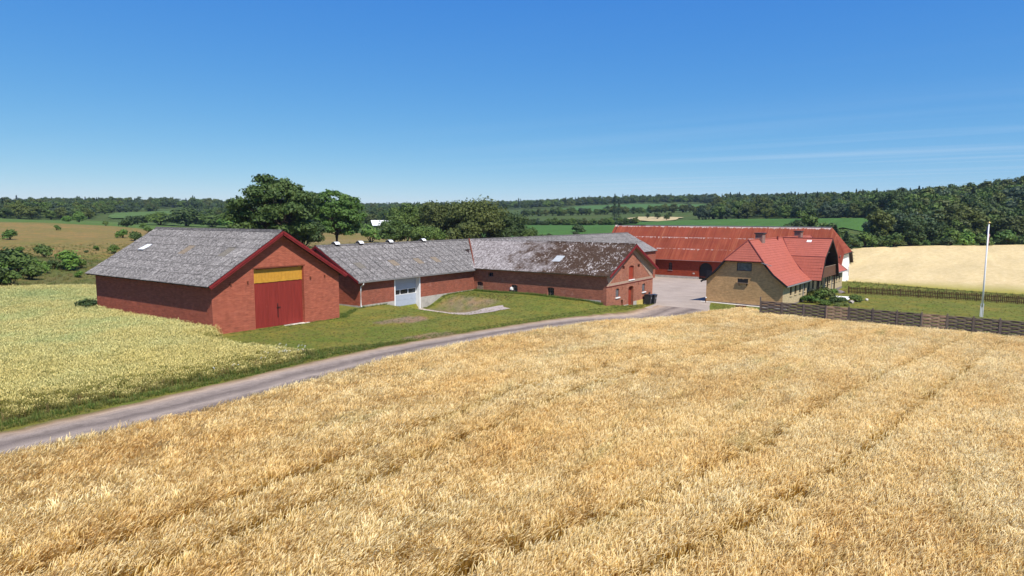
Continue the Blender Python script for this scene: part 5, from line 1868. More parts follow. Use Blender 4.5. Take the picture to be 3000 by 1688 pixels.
def bush_mesh(seed, h, r, lobes=9, per=95, leaf=0.16):
    rng = np.random.default_rng(seed)
    cen, rad = [], []
    for _ in range(lobes):
        a, f = rng.random() * 2 * np.pi, rng.random() ** 0.6
        lr = r * (0.32 + 0.22 * rng.random())
        cen.append([math.cos(a) * f * r * 0.66, math.sin(a) * f * r * 0.66, max(lr * 0.5, (h - lr * .8) * (1 - 0.55 * f * f) * (0.6 + 0.4 * rng.random()))])
        rad.append(lr)
    C, U, V = leaves_on(np.array(cen), np.array(rad), per, leaf, rng, 0.9)
    crown = quads_mesh('foliage', C, U, V, [M['leaf_mid']])
    mb = MB()
    for c in cen[:6]:
        mb.tube([(0.05 * r * random.uniform(-1, 1), 0.05 * r * random.uniform(-1, 1), -.15), c], [0.05 * r, 0.015 * r], 5)
    return mb.mesh('stem', M['bark']), crown

def plant(name, tm, x, y, sx, sz, rz, mat, label, cat, group=None, names=('trunk', 'crown'), dz=0.0):
    o = thing(name, (x, y, g1(x, y) + dz), rz, label, cat, group)
    o.scale = (sx, sx, sz)
    for nm, me in zip(names, tm):
        c = bpy.data.objects.new(nm, me)
        COL.objects.link(c)
        c.parent = o
        if nm in ('crown', 'foliage'):
            c.material_slots[0].link = 'OBJECT'
            c.material_slots[0].material = M[mat]
    return o

# ------------------------------------------------------------------ big trees behind the barns
plant('broadleaf_tree', airy_tree(11, 12.7, 6.7, 2.2, 95, 190, 0.25), 61.6, 85.0, 1, 1, 0.4, 'leaf_dark', 'tallest dark spreading tree behind the brick barn roof', 'tree')
plant('broadleaf_tree', airy_tree(12, 11.0, 5.0, 2.2, 70, 180, 0.23), 81.5, 94.8, 1, 1, 1.0, 'leaf_fresh', 'bright green tree with bare trunk showing, beside the tallest dark tree', 'tree')
plant('broadleaf_tree', broad_tree(13, 10.2, 4.9, 1.6, 28, 300, 0.24), 109.1, 102.9, 1, 1, 2.0, 'leaf_mid', 'green rounded tree next to the distant white roofed house', 'tree')
plant('broadleaf_tree', broad_tree(14, 11.6, 6.0, 1.4, 34, 320, 0.25), 112.3, 96.4, 1, 1, 0.2, 'leaf_olive', 'olive brown tree in the middle of the clump above the long barn', 'tree')
plant('broadleaf_tree', broad_tree(15, 12.8, 6.9, 1.4, 40, 330, 0.26), 113.1, 85.9, 1, 1, 3.0, 'leaf_olive', 'tallest olive brown tree of the clump above the valley of the roofs', 'tree')
plant('broadleaf_tree', broad_tree(16, 9.9, 5.1, 1.0, 28, 300, 0.24), 119.8, 83.4, 1, 1, 5.0, 'leaf_dark', 'dark green tree ending the clump towards the green field', 'tree')
plant('broadleaf_tree', broad_tree(17, 6.4, 3.6, 0.8, 20, 260, 0.22), 96.1, 94.8, 1, 1, 4.0, 'leaf_dark', 'small dark tree left of the clump, above the ridge vents', 'tree')
plant('broadleaf_tree', broad_tree(18, 6.2, 3.8, 0.6, 20, 260, 0.22), 98.9, 88.0, 1, 1, 1.4, 'leaf_mid', 'low bushy tree at the foot of the clump, close behind the ridge vents', 'tree')
plant('broadleaf_tree', broad_tree(19, 7.4, 4.0, 0.6, 22, 260, 0.22), 106.2, 84.6, 1, 1, 2.4, 'leaf_olive', 'low olive tree at the foot of the tallest olive tree', 'tree')
plant('broadleaf_tree', broad_tree(20, 6.0, 4.2, 0.6, 22, 260, 0.22), 70.5, 90.6, 1, 1, 2.4, 'leaf_dark', 'low dark tree filling the gap between the tallest tree and the bright green tree', 'tree')
plant('broadleaf_tree', broad_tree(23, 6.6, 4.0, 0.6, 20, 260, 0.22), 122.5, 79.0, 1, 1, 0.7, 'leaf_mid', 'mid green low tree at the outer foot of the clump beside the green field', 'tree')

BUSH = [bush_mesh(30 + k, 2.0, 1.25) for k in range(3)]
plant('nettle_bush', BUSH[1], 24.2, 59.2, 0.9, 0.62, 0.5, 'leaf_dark', 'dark nettle clump at the far corner of the brick barn in the wheat', 'bush', names=('stem', 'foliage'))
plant('round_bush', BUSH[0], 113.6, 119.7, 2.3, 2.2, 0, 'leaf_fresh', 'fresh green round bush below the distant white roofed house', 'bush', names=('stem', 'foliage'))

# meadow shrubs
SHR = [(38.6, 106.3, 1.19), (66.2, 174.4, 0.79), (100.0, 213.1, 1.86), (105.0, 213.0, 1.0), (67.6, 145.8, 1.27), (65.0, 135.5, 1.42), (82.3, 164.7, 1.16), (49.6, 116.1, 0.53), (47.0, 113.4, 0.32), (49.9, 110.7, 0.89), (34.3, 88.3, 1.5), (33.1, 88.5, 0.85), (36.3, 89.3, 0.66), (33.1, 81.9, 0.5), (28.5, 88.9, 1.8), (28.2, 84.2, 1.7), (30.2, 85.7, 1.1), (24.0, 76.9, 1.3), (24.8, 76.2, 0.9), (47.2, 144.6, 1.28), (32.2, 99.5, 0.77), (27.8, 80.5, 0.95), (38.0, 112.8, 0.75), (42.4, 118.6, 0.6), (91.5, 207.3, 0.9), (24.6, 82.0, 1.5), (22.5, 86.5, 1.6), (26.0, 93.0, 1.2)]
SHL = {0: 'lone round shrub on the meadow just above the big shrub thicket', 1: 'tiny upright shrub alone high on the brown meadow', 2: 'dark rounded shrub on the edge of the green strip above the barn roof', 3: 'small shrub beside the dark rounded one on the green strip edge',
       4: 'upper shrub of the pair on the meadow beside the barn roof verge', 5: 'lower fuller shrub of the pair on the meadow beside the barn roof verge', 6: 'shrub half hidden by the upper end of the barn roof', 7: 'small dark shrub standing alone on the meadow beside the roof', 8: 'tiniest shrub beside the small dark one on the meadow',
       9: 'low shrub touching the barn roof verge halfway up', 10: 'large fresh shrub at the meadow foot between the thicket and the barn', 11: 'lower shrub leaning on the large fresh shrub, thicket side', 12: 'lower shrub leaning on the large fresh shrub, barn side', 13: 'small shrub at the meadow foot near the wheat and barn corner',
       14: 'tallest shrub of the thicket at the meadow foot', 19: 'round shrub high on the meadow near the picture edge', 24: 'shrub on the green strip beyond the top of the meadow'}
for k, (x, y, r) in enumerate(SHR):
    plant('meadow_shrub', BUSH[k % 3], x, y, r / 1.15, r / 1.25, k * 1.3, ('leaf_mid', 'leaf_fresh', 'leaf_dark')[k % 3], SHL.get(k, 'shrub merging into the green thicket at the foot of the meadow'), 'shrub', 'shrubs on the hillside meadow', ('stem', 'foliage'))

# garden bed
for x, y, r, h, mt, lab in ((86.1, 13.0, 1.35, 1.9, 'leaf_olive', 'tall grey green garden bush against the farmhouse wall'), (84.6, 12.7, 1.05, 1.5, 'leaf_mid', 'mid green garden bush in the middle of the bed by the farmhouse'),
                            (82.6, 13.7, 0.95, 1.0, 'leaf_fresh', 'yellow green low bush at the lane end of the garden bed'), (83.9, 11.0, 0.85, 0.95, 'leaf_dark', 'dark low bush at the front of the garden bed'),
                            (85.6, 10.8, 0.7, 0.7, 'leaf_dark', 'dark low bush beside the white terrace'), (80.8, 10.5, 0.55, 0.42, 'leaf_hosta', 'pale variegated plant close behind the woven fence'),
                            (81.6, 9.8, 0.45, 0.36, 'leaf_hosta', 'smaller pale variegated plant next to the grey stone'), (87.0, 9.3, 0.85, 0.8, 'leaf_mid', 'rounded green bush at the tip of the garden bed beyond the terrace'),
                            (92.8, 12.6, 0.65, 0.9, 'leaf_fresh', 'small bright bush against the far end of the farmhouse front'), (81.4, 12.0, 0.8, 0.7, 'leaf_mid', 'low green bush between the yellow green bush and the fence')):
    plant('garden_bush', BUSH[int(x * 7) % 3], x, y, r / 1.1, h / 1.9, x, mt, lab, 'bush', 'bushes in the garden bed', ('stem', 'foliage'))

# ------------------------------------------------------------------ woods
TREES = [broad_tree(40 + k, 12.0, 4.6, (0.7, 0.4, 1.3, 0.8, 0.3)[k], 24, 135, 0.40, (1, .9, 1.1, 1, 1)[k]) for k in range(5)]
FIRS = [spruce(60 + k, 13.0, 2.6) for k in range(2)]
LEAVES = ('leaf_dark', 'leaf_mid', 'leaf_dark', 'leaf_olive', 'leaf_blue', 'leaf_mid', 'leaf_olive')

def scatter(poly, step, seed, jit=0.42):
    rng = np.random.default_rng(seed)
    p = np.array(poly)
    gx, gy = np.meshgrid(np.arange(p[:, 0].min(), p[:, 0].max(), step), np.arange(p[:, 1].min(), p[:, 1].max(), step))
    gx = gx.ravel() + rng.uniform(-jit, jit, gx.size) * step
    gy = gy.ravel() + rng.uniform(-jit, jit, gy.size) * step
    k = inside(poly, gx, gy)
    return gx[k], gy[k]

def edge_dist(line, x, y):
    d = np.full(len(x), 1e9)
    for a, b in zip(line, line[1:]):
        ax, ay = a
        dx, dy = b[0] - ax, b[1] - ay
        t = np.clip(((x - ax) * dx + (y - ay) * dy) / (dx * dx + dy * dy), 0, 1)
        d = np.minimum(d, np.hypot(x - ax - t * dx, y - ay - t * dy))
    return d

WOOD_R = [(186, 23), (201, 9), (216.5, -13.5), (230.5, -37.5), (246, -75), (270, -120), (460, -140), (460, 62), (320, 30), (292, 16), (240, 17)]
EDGE_R = [(240, 17), (188, 25), (203, 11), (219, -12), (233, -36), (248, -75)]
WOOD_M = [(296, 22), (322, 52), (344, 112), (362, 122), (420, 118), (490, 150), (580, 148), (660, 150), (660, 20), (460, 40)]
EDGE_M = [(296, 22), (322, 52), (344, 112), (362, 122), (420, 118)]
WOOD_L = [(-90, 378), (70, 362), (120, 354), (160, 378), (215, 480), (300, 560), (300, 720), (-90, 740)]
EDGE_L = [(-90, 378), (70, 362), (120, 354), (160, 378), (215, 480), (300, 560)]
WOOD_C = [(178, 318), (215, 282), (275, 246), (330, 246), (420, 335), (420, 560), (310, 560), (300, 470), (240, 384), (200, 350)]
EDGE_C = [(160, 340), (215, 282), (275, 246), (330, 246), (420, 335)]
far_pts = []
def wood(poly, edge, step, seed, hlo, hhi, front, rscale, label, group, fir=0.10, keep=1.0):
    x, y = scatter(poly, step, seed)
    rng = np.random.default_rng(seed + 1)
    d = edge_dist(edge, x, y)
    for k in range(len(x)):
        h = rng.uniform(hlo, hhi)
        q = rng.integers(0, 5)
        isfir = rng.random() < fir
        if d[k] < front:
            h *= 0.72 + 0.28 * min(1, d[k] / front)
            tm = FIRS[q % 2] if isfir else TREES[q]
            sc_ = h / (13.0 if isfir else 12.0)
            plant('wood_tree', tm, x[k], y[k], sc_ * rscale * rng.uniform(.85, 1.2), sc_, rng.random() * 6.28, 'leaf_spruce' if isfir else LEAVES[rng.integers(0, 7)], label, 'tree', group, dz=-0.2 - 0.08 * h)
        else:
            far_pts.append((x[k], y[k], h / 12.0, rscale, 5 + q % 2 if isfir else q))
wood(WOOD_R, EDGE_R, 7.6, 100, 9.5, 15, 26, 1.05, 'tree in the front of the dense wood beyond the pale ripe field', 'trees of the wood beyond the pale field', 0.05)
wood(WOOD_M, EDGE_M, 8.5, 110, 9, 13, 16, 1.0, 'tree at the edge of the wood beyond the green field', 'trees of the wood beyond the green field', 0.12)
wood(WOOD_L, EDGE_L, 9.0, 120, 7.5, 11, 15, 1.05, 'tree at the front of the far wood behind the hillside meadow', 'trees of the far wood behind the meadow', 0.05)
wood(WOOD_C, EDGE_C, 9.0, 130, 7, 10, 12, 1.1, 'tree in the far wood line beyond the distant white roofed house', 'trees of the central wood line', 0.10)
# bushes at the foot of the wood
ed = eval_line([(188.5, 21.5), (202.5, 7.5), (217.5, -14.5), (231.5, -38.5), (240, -58)], 34)
for k, (x, y) in enumerate(ed):
    h = random.uniform(2.2, 4.6)
    plant('wood_edge_bush', BUSH[k % 3], x + random.uniform(-1, 1.6), y + random.uniform(-1.5, 1.5), h / 2.0 * 1.15, h / 2.0, k, random.choice(('leaf_mid', 'leaf_dark', 'leaf_olive', 'leaf_fresh')), 'bush along the foot of the wood at the pale field', 'bush', 'bushes along the foot of the wood', ('stem', 'foliage'))
# ridge woods on the skyline
rng = np.random.default_rng(5)
R_ = 0
ang = rng.uniform(-0.95, 0.95, 5200)
dd = np.sqrt(rng.uniform(700 ** 2, 1250 ** 2, 5200))
rx, ry = dd * np.sin(YAW + ang), dd * np.cos(YAW + ang)
ok = ~inside(MAIZE_FAR, rx, ry)
for x, y in zip(rx[ok], ry[ok]):
    far_pts.append((x, y, rng.uniform(0.7, 1.05), 1.1, 5 + rng.integers(0, 2) if rng.random() < .12 else rng.integers(0, 5)))

# hedgerows and single field trees
HR = [((272, 184), (303, 130), 44, 3.2, 5.4, 'leaf_dark', 'bush in the hedgerow across the middle of the green field'), ((420, 275), (486, 140), 52, 5.0, 8.0, 'leaf_dark', 'tree in the long hedge below the far upper field')]
for (a, b, n, hlo, hhi, mt, lab) in HR:
    for k in range(n):
        f = (k + random.random() * .7) / n
        x, y = a[0] + (b[0] - a[0]) * f + random.uniform(-2, 2), a[1] + (b[1] - a[1]) * f + random.uniform(-2, 2)
        h = random.uniform(hlo, hhi)
        plant('hedge_tree', TREES[k % 5], x, y, h / 12 * 1.25, h / 12, k, random.choice(LEAVES), lab, 'tree', lab.replace('bush in ', '').replace('tree in ', ''), dz=-0.12 * h)
for k, (x, y, h, r, lab) in enumerate(((298.3, 141.1, 15.9, 1.9, 'tall ragged conifer rising out of the field hedge, taller of two'), (303.7, 141.4, 14.1, 1.8, 'tall ragged conifer rising out of the field hedge, shorter of two'))):
    plant('field_conifer', FIRS[k], x, y, r / 2.6 * 1.2, h / 13.0, k, 'leaf_blue', lab, 'tree')
for k, (x, y, h) in enumerate(((340, 130, 4.5), (352, 140, 5.2), (362, 150, 3.6), (371, 140, 4.2))):
    plant('field_tree', TREES[k], x, y, h / 12, h / 12, k, 'leaf_dark', 'small tree standing in the pale strip of far field', 'tree', 'small trees in the pale far field')
VAL = [broad_tree(300 + k, 8.0, 4.6, 0.25, 26, 150, 0.40) for k in range(2)]
for k, (x, y, h, r, lab) in enumerate(((163.5, 292.4, 9.6, 8.2, 'broad domed tree in the valley behind the brick barn roof'), (158.9, 306.2, 7.0, 7.2, 'wide low tree left of the broad domed tree in the valley'), (170.1, 282.8, 6.8, 6.9, 'wide low tree right of the broad domed tree in the valley'),
                                       (172.1, 269.8, 6.2, 6.4, 'outermost low valley tree beside the tallest dark tree'), (150.3, 310.5, 4.6, 5.4, 'lowest round valley tree at the end of the green strip'), (124.4, 305.6, 5.8, 2.6, 'yellow green young tree at the edge of the green strip'), (119.0, 303.0, 3.2, 2.2, 'yellow green bush beside the young tree at the green strip'))):
    plant('valley_tree', VAL[k % 2], x, y, r / 4.6, h / 8.0, k, ('leaf_dark', 'leaf_mid', 'leaf_mid', 'leaf_fresh', 'leaf_dark', 'leaf_fresh', 'leaf_fresh')[k], lab, 'tree', dz=-0.1 * h)
for k, (x, y, h, r) in enumerate(((149, 20.5, 9.3, 2.6), (154, 19.0, 7.6, 2.4), (160, 23.5, 9.0, 3.4), (167, 27.0, 8.0, 3.6), (174, 23.5, 7.0, 3.4), (181, 27.5, 8.5, 3.8), (172, 32, 10, 4.0), (186, 33, 10, 4.2))):
    plant('edge_tree', FIRS[0] if k < 2 else TREES[k % 5], x, y, (r / 2.6 if k < 2 else r / 4.6), h / (13.0 if k < 2 else 12.0), k * 2.0, 'leaf_spruce' if k < 2 else ('leaf_dark', 'leaf_mid')[k % 2], 'dark tree behind the end of the rusty barn, at the tip of the wood', 'tree', 'trees at the tip of the wood', dz=-0.06 * h)
for k, (x, y, r) in enumerate(((203, 110, 2.6), (188, 103, 1.4), (180, 108, 1.2))):
    plant('field_bush', BUSH[k], x, y, r / 1.2, r / 1.6, k, 'leaf_dark', 'dark bush standing alone in the green field beyond the roofs', 'bush', 'bushes in the green field', ('stem', 'foliage'))

# ------------------------------------------------------------------ instanced masses
def hidden_collection(name, meshes):
    c = bpy.data.collections.new(name)
    for k, me in enumerate(meshes):
        o = bpy.data.objects.new('%s_%02d' % (name, k), me)
        c.objects.link(o)
    return c

def instancer(name, P, rot, scl, idx, coll, label):
    me = bpy.data.meshes.new(name)
    n = len(P)
    me.vertices.add(n)
    me.vertices.foreach_set('co', np.asarray(P, float).ravel())
    for nm, typ, data in (('rot', 'FLOAT_VECTOR', rot), ('scl', 'FLOAT_VECTOR', scl)):
        a = me.attributes.new(nm, typ, 'POINT')
        a.data.foreach_set('vector', np.asarray(data, float).ravel())
    a = me.attributes.new('idx', 'INT', 'POINT')
    a.data.foreach_set('value', np.asarray(idx, np.int32))
    me.update()
    o = link(name, me)
    ng = bpy.data.node_groups.new(name, 'GeometryNodeTree')
    ng.interface.new_socket('Geometry', in_out='INPUT', socket_type='NodeSocketGeometry')
    ng.interface.new_socket('Geometry', in_out='OUTPUT', socket_type='NodeSocketGeometry')
    gi, go = ng.nodes.new('NodeGroupInput'), ng.nodes.new('NodeGroupOutput')
    iop = ng.nodes.new('GeometryNodeInstanceOnPoints')
    ci = ng.nodes.new('GeometryNodeCollectionInfo')
    ci.inputs['Collection'].default_value = coll
    ci.inputs['Separate Children'].default_value = True
    ci.inputs['Reset Children'].default_value = True
    iop.inputs['Pick Instance'].default_value = True
    def attr(nm, typ):
        a_ = ng.nodes.new('GeometryNodeInputNamedAttribute')
        a_.data_type = typ
        a_.inputs['Name'].default_value = nm
        return [s for s in a_.outputs if s.enabled and s.name == 'Attribute'][0]
    ng.links.new(gi.outputs[0], iop.inputs['Points'])
    ng.links.new(ci.outputs[0], iop.inputs['Instance'])
    ng.links.new(attr('idx', 'INT'), iop.inputs['Instance Index'])
    ng.links.new(attr('rot', 'FLOAT_VECTOR'), iop.inputs['Rotation'])
    ng.links.new(attr('scl', 'FLOAT_VECTOR'), iop.inputs['Scale'])
    ng.links.new(iop.outputs[0], go.inputs[0])
    md = o.modifiers.new('scatter', 'NODES')
    md.node_group = ng
    return tag(o, label, kind='stuff')

def recolour(me, mat):
    c = me.copy()
    c.materials.clear()
    c.materials.append(M[mat])
    return c
wc = hidden_collection('wood_source', [recolour(TREES[0][1], 'leaf_dark'), recolour(TREES[1][1], 'leaf_mid'), recolour(TREES[2][1], 'leaf_dark'), recolour(TREES[3][1], 'leaf_olive'), recolour(TREES[4][1], 'leaf_blue'), FIRS[0][1], FIRS[1][1]])
fp_ = np.array(far_pts)
zf = gz(fp_[:, 0], fp_[:, 1]) - 0.9
n = len(fp_)
rr = np.random.default_rng(9)
instancer('far_woods', np.c_[fp_[:, :2], zf], np.c_[np.zeros((n, 2)), rr.random(n) * 6.28], np.c_[fp_[:, 2] * fp_[:, 3], fp_[:, 2] * fp_[:, 3], fp_[:, 2]], fp_[:, 4].astype(int), wc, 'distant woodland covering the hills to the skyline')

# ------------------------------------------------------------------ crops
def strip_mesh(name, strips, mat):
    """strips: list of (list of (point, half width vector)); UV.y runs 0..1 along"""
    V, F, T = [], [], []
    for st in strips:
        o = len(V)
        k = len(st)
        q = random.random()
        for i, (p, w, t) in enumerate(st):
            V += [p - w, p + w]
            T += [(q, t), (q, t)]
        F += [(o + 2 * i, o + 2 * i + 1, o + 2 * i + 3, o + 2 * i + 2) for i in range(k - 1)]
    me = bpy.data.meshes.new(name)
    me.from_pydata([tuple(v) for v in V], [], F)
    me.materials.append(mat)
    u = me.uv_layers.new(name='UVMap')
    li = np.zeros(len(me.loops), int)
    me.loops.foreach_get('vertex_index', li)
    u.data.foreach_set('uv', np.array(T)[li].ravel())
    return me

def crop_mat(name, kind):
    t = NT(name)
    p = t.pos()
    v = t.sep(t.uv(), 1)
    r = t.rnd()
    ear = t.sep(t.uv(), 0)
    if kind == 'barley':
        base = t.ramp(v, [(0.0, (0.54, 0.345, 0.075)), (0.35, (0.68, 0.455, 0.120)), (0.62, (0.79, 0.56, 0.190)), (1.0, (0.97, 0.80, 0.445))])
        patch = t.noise(t.scl(p, (0.45, 1.0, 0.3)), 0.30, 6, 0.62)
        tint = t.ramp(patch, [(0.30, (0.95, 0.84, 0.66)), (0.48, (1.0, 0.97, 0.92)), (0.62, (1.04, 1.08, 1.18))])
        c = t.mix(1.0, base, tint, 'MULTIPLY')
        gr = t.ramp(t.noise(t.scl(p, (0.30, 1.6, 0.5)), 0.5, 6, 0.7), [(0.56, 0.0), (0.74, 1.0)])
        c = t.mix(t.ma('MULTIPLY', gr, 0.45), c, (0.46, 0.44, 0.15))
        c = t.mix(1.0, c, t.ramp(ear, [(0, (0.74, 0.66, 0.52)), (0.5, (0.97, 0.95, 0.90)), (0.8, (1.06, 1.08, 1.10)), (1, (1.16, 1.22, 1.30))]), 'MULTIPLY')
        c = t.mix(1.0, c, t.ramp(r, [(0, (0.90, 0.88, 0.84)), (1, (1.08, 1.09, 1.12))]), 'MULTIPLY')
        return t.done(c, 0.6, spec=0.3, trans=0.42)
    base = t.ramp(v, [(0.0, (0.21, 0.19, 0.055)), (0.45, (0.30, 0.30, 0.090)), (0.75, (0.56, 0.515, 0.215)), (1.0, (0.74, 0.685, 0.340))])
    patch = t.ma('ADD', t.noise(p, 0.16, 5, 0.6), t.n('MapRange', {'Value': t.sep(p, 1), 'From Min': 31.0, 'From Max': 52.0, 'To Min': -0.13, 'To Max': 0.10}))
    tint = t.ramp(patch, [(0.40, (1.08, 1.0, 0.86)), (0.56, (1.04, 1.02, 0.96)), (0.74, (0.80, 0.93, 0.88))])
    c = t.mix(1.0, base, tint, 'MULTIPLY')
    c = t.mix(1.0, c, t.ramp(ear, [(0, (0.78, 0.82, 0.74)), (1, (1.16, 1.12, 1.12))]), 'MULTIPLY')
    c = t.mix(1.0, c, t.ramp(r, [(0, 0.93), (1, 1.06)]), 'MULTIPLY')
    return t.done(c, 0.6, spec=0.25, trans=0.25)

def barley_clump(seed, n=44, rad=0.24):
    rng = np.random.default_rng(seed)
    S = []
    for _ in range(n):
        b = np.r_[rng.normal(size=2) * rad * 0.6, 0]
        a = rng.normal() * 0.6
        d = np.array([math.cos(a), math.sin(a), 0])
        sd = unit(np.array([-math.sin(a), math.cos(a), 0]) + np.array([0, 0, 0.5 * rng.normal()]))
        h = 0.56 + 0.06 * rng.normal()
        lean = 0.10 + 0.35 * rng.random() ** 1.5
        e0 = b + d * lean * 0.25 + np.array([0, 0, h])
        S.append([(b + [0, 0, 0.10], sd * 0.007, 0.0), (e0, sd * 0.006, 0.40)])
        u1 = unit(d * lean * 1.3 + np.array([0, 0, 1.0]))
        u2 = unit(d * lean * 2.6 + np.array([0, 0, 0.85]))
        u3 = unit(d * lean * 4.2 + np.array([0, 0, 0.62]))
        e1 = e0 + u1 * 0.050
        e2 = e1 + u2 * 0.070
        e3 = e2 + u3 * 0.080
        S.append([(e0, sd * 0.005, 0.45), (e1, sd * 0.0085, 0.62), (e2, sd * 0.0095, 0.82), (e3, sd * 0.005, 1.0)])
    return S

def wheat_clump(seed, n=34, rad=0.26):
    rng = np.random.default_rng(seed)
    S = []
    for _ in range(n):
        b = np.r_[rng.normal(size=2) * rad * 0.6, 0]
        a = rng.random() * 6.28
        sd = np.array([-math.sin(a), math.cos(a), 0])
        sd2 = np.array([math.cos(a), math.sin(a), 0])
        l = rng.normal(size=2) * 0.035
        h = 0.66 + 0.06 * rng.normal()
        top = b + np.array([l[0], l[1], h])
        S.append([(b + [0, 0, 0.02], sd * 0.008, 0.0), (top, sd * 0.006, 0.5)])
        tip = top + np.array([l[0] * 1.2, l[1] * 1.2, 0.095])
        m_ = (top + tip) / 2
        for w in (sd, sd2):
            S.append([(top, w * 0.006, 0.7), (m_, w * 0.014, 0.9), (tip, w * 0.005, 1.0)])
        for _k in range(2):
            a2 = rng.random() * 6.28
            f = np.array([math.cos(a2), math.sin(a2), 0])
            q = b + np.array([l[0], l[1], 0]) * .5 + np.array([0, 0, h * rng.uniform(.45, .85)])
            w = np.array([-math.sin(a2), math.cos(a2), 0])
            S.append([(q, w * 0.006, 0.2), (q + f * 0.08 + [0, 0, .07], w * 0.008, 0.35), (q + f * 0.17 + [0, 0, .02], w * 0.002, 0.4)])
    return S

def tuft(seed, n=16, h=0.30, rad=0.14, lean=0.4, w=0.008):
    rng = np.random.default_rng(seed)
    S = []
    for _ in range(n):
        b = np.r_[rng.normal(size=2) * rad * 0.6, 0]
        a = rng.random() * 6.28
        f = np.array([math.cos(a), math.sin(a), 0])
        sd = np.array([-math.sin(a), math.cos(a), 0])
        hh = h * rng.uniform(.6, 1.2)
        k = lean * rng.uniform(.3, 1.2)
        S.append([(b, sd * w, 0.0), (b + f * hh * k * .35 + [0, 0, hh * .6], sd * w * .9, 0.5), (b + f * hh * k + [0, 0, hh * .92], sd * w * .25, 1.0)])
    return S

def grass_mat(name, a, b, c):
    t = NT(name)
    v = t.sep(t.uv(), 1)
    col = t.ramp(v, [(0, a), (0.6, b), (1, c)])
    col = t.mix(1.0, col, t.ramp(t.noise(t.pos(), 0.5, 4), [(0.3, (0.8, 0.9, 0.8)), (0.7, (1.25, 1.08, 1.0))]), 'MULTIPLY')
    col = t.mix(1.0, col, t.ramp(t.rnd(), [(0, 0.8), (1, 1.2)]), 'MULTIPLY')
    return t.done(col, 0.6, spec=0.2, trans=0.25)

TRAM = TRAMS
def crop_points(poly, step, seed, clip):
    x, y = scatter(poly, step, seed, 0.5)
    k = (x > clip[0]) & (x < clip[1]) & (y > clip[2]) & (y < clip[3])
    return x[k], y[k]
x, y = crop_points(BARLEY, 0.215, 21, (-8, 70, -24, 30))
td = np.min([edge_dist(l, x, y) for l in TRAM], axis=0)
rng = np.random.default_rng(3)
keep = (td > 0.23) | (rng.random(len(x)) < 0.05)
x, y, td = x[keep], y[keep], td[keep]
n = len(x)
fld = 0.55 * np.sin(x * 0.31 + 2 * np.sin(y * 0.17)) + 0.5 * np.sin(y * 0.43 + 1.7 * np.sin(x * 0.23)) + 0.35 * np.sin(x * 0.9 + y * 0.7)
rz = -0.80 + 0.30 * fld + rng.normal(size=n) * 0.75
tilt = 0.05 + 0.04 * fld + rng.normal(size=n) * 0.07
near_tram = np.exp(-(td / 0.28) ** 2)
sz = (1.0 + 0.02 * fld + rng.normal(size=n) * 0.03) * (1 - 0.14 * near_tram)
sxy = 1.0 + rng.normal(size=n) * 0.08
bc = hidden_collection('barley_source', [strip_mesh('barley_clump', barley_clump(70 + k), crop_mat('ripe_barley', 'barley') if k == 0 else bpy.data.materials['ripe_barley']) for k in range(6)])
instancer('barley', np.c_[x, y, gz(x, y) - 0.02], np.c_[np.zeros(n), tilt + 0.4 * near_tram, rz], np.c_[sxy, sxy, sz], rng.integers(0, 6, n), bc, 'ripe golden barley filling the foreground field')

x, y = crop_points(WHEAT, 0.29, 22, (-16, 40, 30, 78))
ed_ = edge_dist([(-30, 31.2), (0, 31.0), (9.3, 30.9), (15.3, 30.6), (20, 30.6), (23.5, 30.9), (25.3, 31.6), (24.6, 33.6), (23.9, 36.5), (24.0, 39.0)], x, y)
ragged = np.clip(0.42 + 0.58 * sstep(0.0, 2.4, ed_ + rng.normal(size=len(x)) * 0.35), 0.35, 1)
kp = rng.random(len(x)) < 0.35 + 0.65 * sstep(0.0, 1.6, ed_)
x, y, ragged = x[kp], y[kp], ragged[kp]
n = len(x)
wm = crop_mat('ripening_wheat', 'wheat')
wcx = hidden_collection('wheat_source', [strip_mesh('wheat_clump', wheat_clump(90 + k), wm) for k in range(5)])
sxy = 1.0 + rng.normal(size=n) * 0.08
hgt = 0.90 * ragged + 0.05 * np.sin(x * .5) * np.sin(y * .37) + rng.normal(size=n) * 0.05
instancer('wheat', np.c_[x, y, gz(x, y) - 0.02], np.c_[rng.normal(size=n) * .05, rng.normal(size=n) * .05, rng.random(n) * 6.28], np.c_[sxy, sxy, hgt], rng.integers(0, 5, n), wcx, 'yellow green ripening wheat beside the brick barn')

# verge and lawn grass
GX, GY, GS, GI = [], [], [], []
def addg(x, y, s, i):
    GX.append(np.asarray(x)); GY.append(np.asarray(y)); GS.append(np.asarray(s)); GI.append(np.asarray(i))
def strip(poly, step, seed, slo, shi, kinds):
    a, b = scatter(poly, step, seed, 0.5)
    q = np.random.default_rng(seed)
    addg(a, b, q.uniform(slo, shi, len(a)), q.choice(kinds, len(a)))
strip([(-12, 29.85), (8, 29.55), (20, 29.75), (26, 30.4), (33, 30.1), (26, 32.6), (24.8, 31.2), (15, 30.5), (-12, 31.0)], 0.17, 31, .25, 0.75, [0, 1])
strip([(26, 30.15), (33, 30.0), (41, 29.2), (47, 28.3), (53, 27.0), (58, 26.4), (64, 26.5), (64, 27.1), (57, 27.4), (47, 29.4), (41, 30.2), (33, 31.0), (26, 31.2)], 0.20, 32, .16, 0.42, [0, 1])
strip([(26, 31.4), (41, 30), (57, 27.2), (57.2, 44), (36.5, 41.4), (25.4, 41.4), (24.6, 36)], 0.36, 33, .10, .30, [0, 1, 2])
strip([(-12, 30.8), (9, 30.7), (20, 30.5), (25, 31.0), (24.8, 33.5), (24, 37), (23.4, 37), (23.6, 33), (22, 32.0), (9, 32.0), (-12, 32.2)], 0.24, 42, .5, 1.5, [0, 1, 1, 2])
